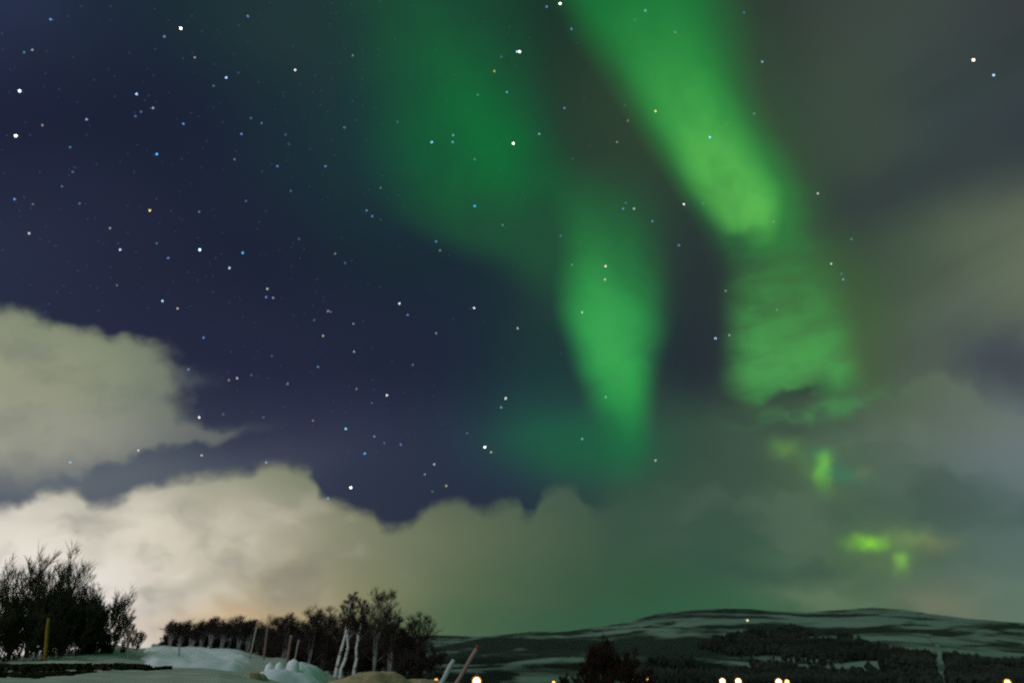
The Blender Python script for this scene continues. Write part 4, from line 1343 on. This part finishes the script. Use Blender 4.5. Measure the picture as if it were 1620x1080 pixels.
ico_f = [(0, 11, 5), (0, 5, 1), (0, 1, 7), (0, 7, 10), (0, 10, 11), (1, 5, 9), (5, 11, 4), (11, 10, 2), (10, 7, 6), (7, 1, 8), (3, 9, 4), (3, 4, 2), (3, 2, 6), (3, 6, 8), (3, 8, 9), (4, 9, 5), (2, 4, 11), (6, 2, 10), (8, 6, 7), (9, 8, 1)]
star_mesh = {}


def star_data(c, lv):
    if (c, lv) not in star_mesh:
        r, e = LV[lv]
        me = bpy.data.meshes.new('star')
        k = r * SD / FPX
        me.from_pydata([tuple(v * k) for v in ico_v], [], ico_f)
        nm = 'starlight_%s_%d' % (SNAME[c].replace(' ', '_'), lv)
        me.materials.append(glow(nm, SCOL[c], e * STAR_GAIN))
        star_mesh[(c, lv)] = me
    return star_mesh[(c, lv)]


STAR_GAIN = 0.9
stars = []
for tok in ST.split():
    a, b_, k = tok.split(',')
    stars.append((int(a), int(b_), k[0], int(k[1])))
used = {}
SHORT = {(286, 45): 'the top left white star', (25, 215): 'the warm white star at the left edge', (31, 144): 'the bluish white star at the left edge', (467, 111): 'the lone star in the greenish veil',
         (822, 82): 'the white star with a companion', (886, 6): 'the white star at the top edge', (812, 227): 'the white star beside the left curtain', (1082, 323): 'the white star by the main curtain foot',
         (1540, 95): 'the pinkish star in the grey cloud', (1123, 217): 'the star inside the main curtain', (632, 480): 'the left mid-sky white star', (750, 487): 'the right mid-sky white star',
         (555, 771): 'the bright star above the cloud bank', (767, 707): 'the warm star left of the green skirt', (612, 625): 'the white star above the cloud dip', (800, 630): 'the star left of the tapering curtain',
         (358, 123): 'the pale blue star near the greenish veil', (216, 149): 'the pale blue star of the upper left', (248, 244): 'the upper left vivid blue star', (751, 326): 'the blue star under the left curtain',
         (363, 424): 'the lowest star of the trio', (316, 395): 'the leftmost star of the trio', (384, 400): 'the rightmost star of the trio', (257, 476): 'the pale blue star above the left cloud',
         (1037, 176): 'the yellow star on the curtain rim', (1132, 535): 'the blue star between the lower curtains', (577, 717): 'the vivid blue star by the cloud crown', (958, 421): 'the upper star in the tapering curtain',
         (957, 442): 'the lower star in the tapering curtain', (237, 333): 'the left yellowish star'}
DIRS = ('right', 'below right', 'below', 'below left', 'left', 'above left', 'above', 'above right')
BR = {1: 'very faint', 2: 'faint', 3: 'small', 4: 'clear', 5: 'bright'}
todo = sorted(stars, key=lambda s: min(math.hypot(s[0] - l[0], s[1] - l[1]) for l in LAND))
labels = {}
for s in todo:
    if (s[0], s[1]) in LAND:
        labels[s] = LAND[(s[0], s[1])]
        continue
    for l in sorted(LAND, key=lambda l: math.hypot(s[0] - l[0], s[1] - l[1])):
        dx, dy = s[0] - l[0], s[1] - l[1]
        dr = DIRS[int(round(math.degrees(math.atan2(dy, dx)) / 45)) % 8]
        d = math.hypot(dx, dy)
        near = 'touching' if d < 7 else 'close ' + dr + ' of' if d < 35 else 'a little ' + dr + ' of' if d < 75 else 'some way ' + dr + ' of' if d < 150 else 'far ' + dr + ' of'
        near = near.replace('below of', 'below').replace('above of', 'above')
        lab = '%s %s star %s %s' % (BR[s[3]], SNAME[s[2]], near, SHORT[l])
        if lab not in used and len(lab.split()) <= 16:
            used[lab] = 1
            labels[s] = lab
            break
for s in stars:
    d = ray(s[0], s[1])
    d = d / np.linalg.norm(d)
    o = bpy.data.objects.new('star', star_data(s[2], s[3]))
    C.collection.objects.link(o)
    o.location = tuple(np.array([0, 0, EYE]) + d * SD)
    setp(o, labels[s], 'star', 'stars in the night sky')

# the faintest ones, a dust of light nobody could count
rng = random.Random(21)
fs_ = MB()
for k in range(700):
    px, py = rng.uniform(-60, 1000), rng.uniform(-60, 760)
    if px > 620 and rng.random() < 0.6:
        continue
    if py > 500 and (px < 330 or py > 720):
        continue
    d = ray(px, py); d = d / np.linalg.norm(d)
    r = rng.uniform(0.5, 0.85) * (SD + 500) / FPX
    fs_.add([np.array([0, 0, EYE]) + d * (SD + 500) + v * r for v in ico_v], ico_f)
setp(fs_.build('faint_stars', glow('faint_starlight', (0.35, 0.42, 0.75), 0.22)), 'dust of barely visible stars spread over the dark left half of the sky', 'stars', kind='stuff')

# ------------------------------------------------------------------ sampling
C.cycles.max_bounces = 4
C.cycles.diffuse_bounces = 2
C.cycles.use_denoising = False
C.cycles.use_adaptive_sampling = True
C.cycles.adaptive_threshold = 0.01
C.cycles.adaptive_min_samples = 14
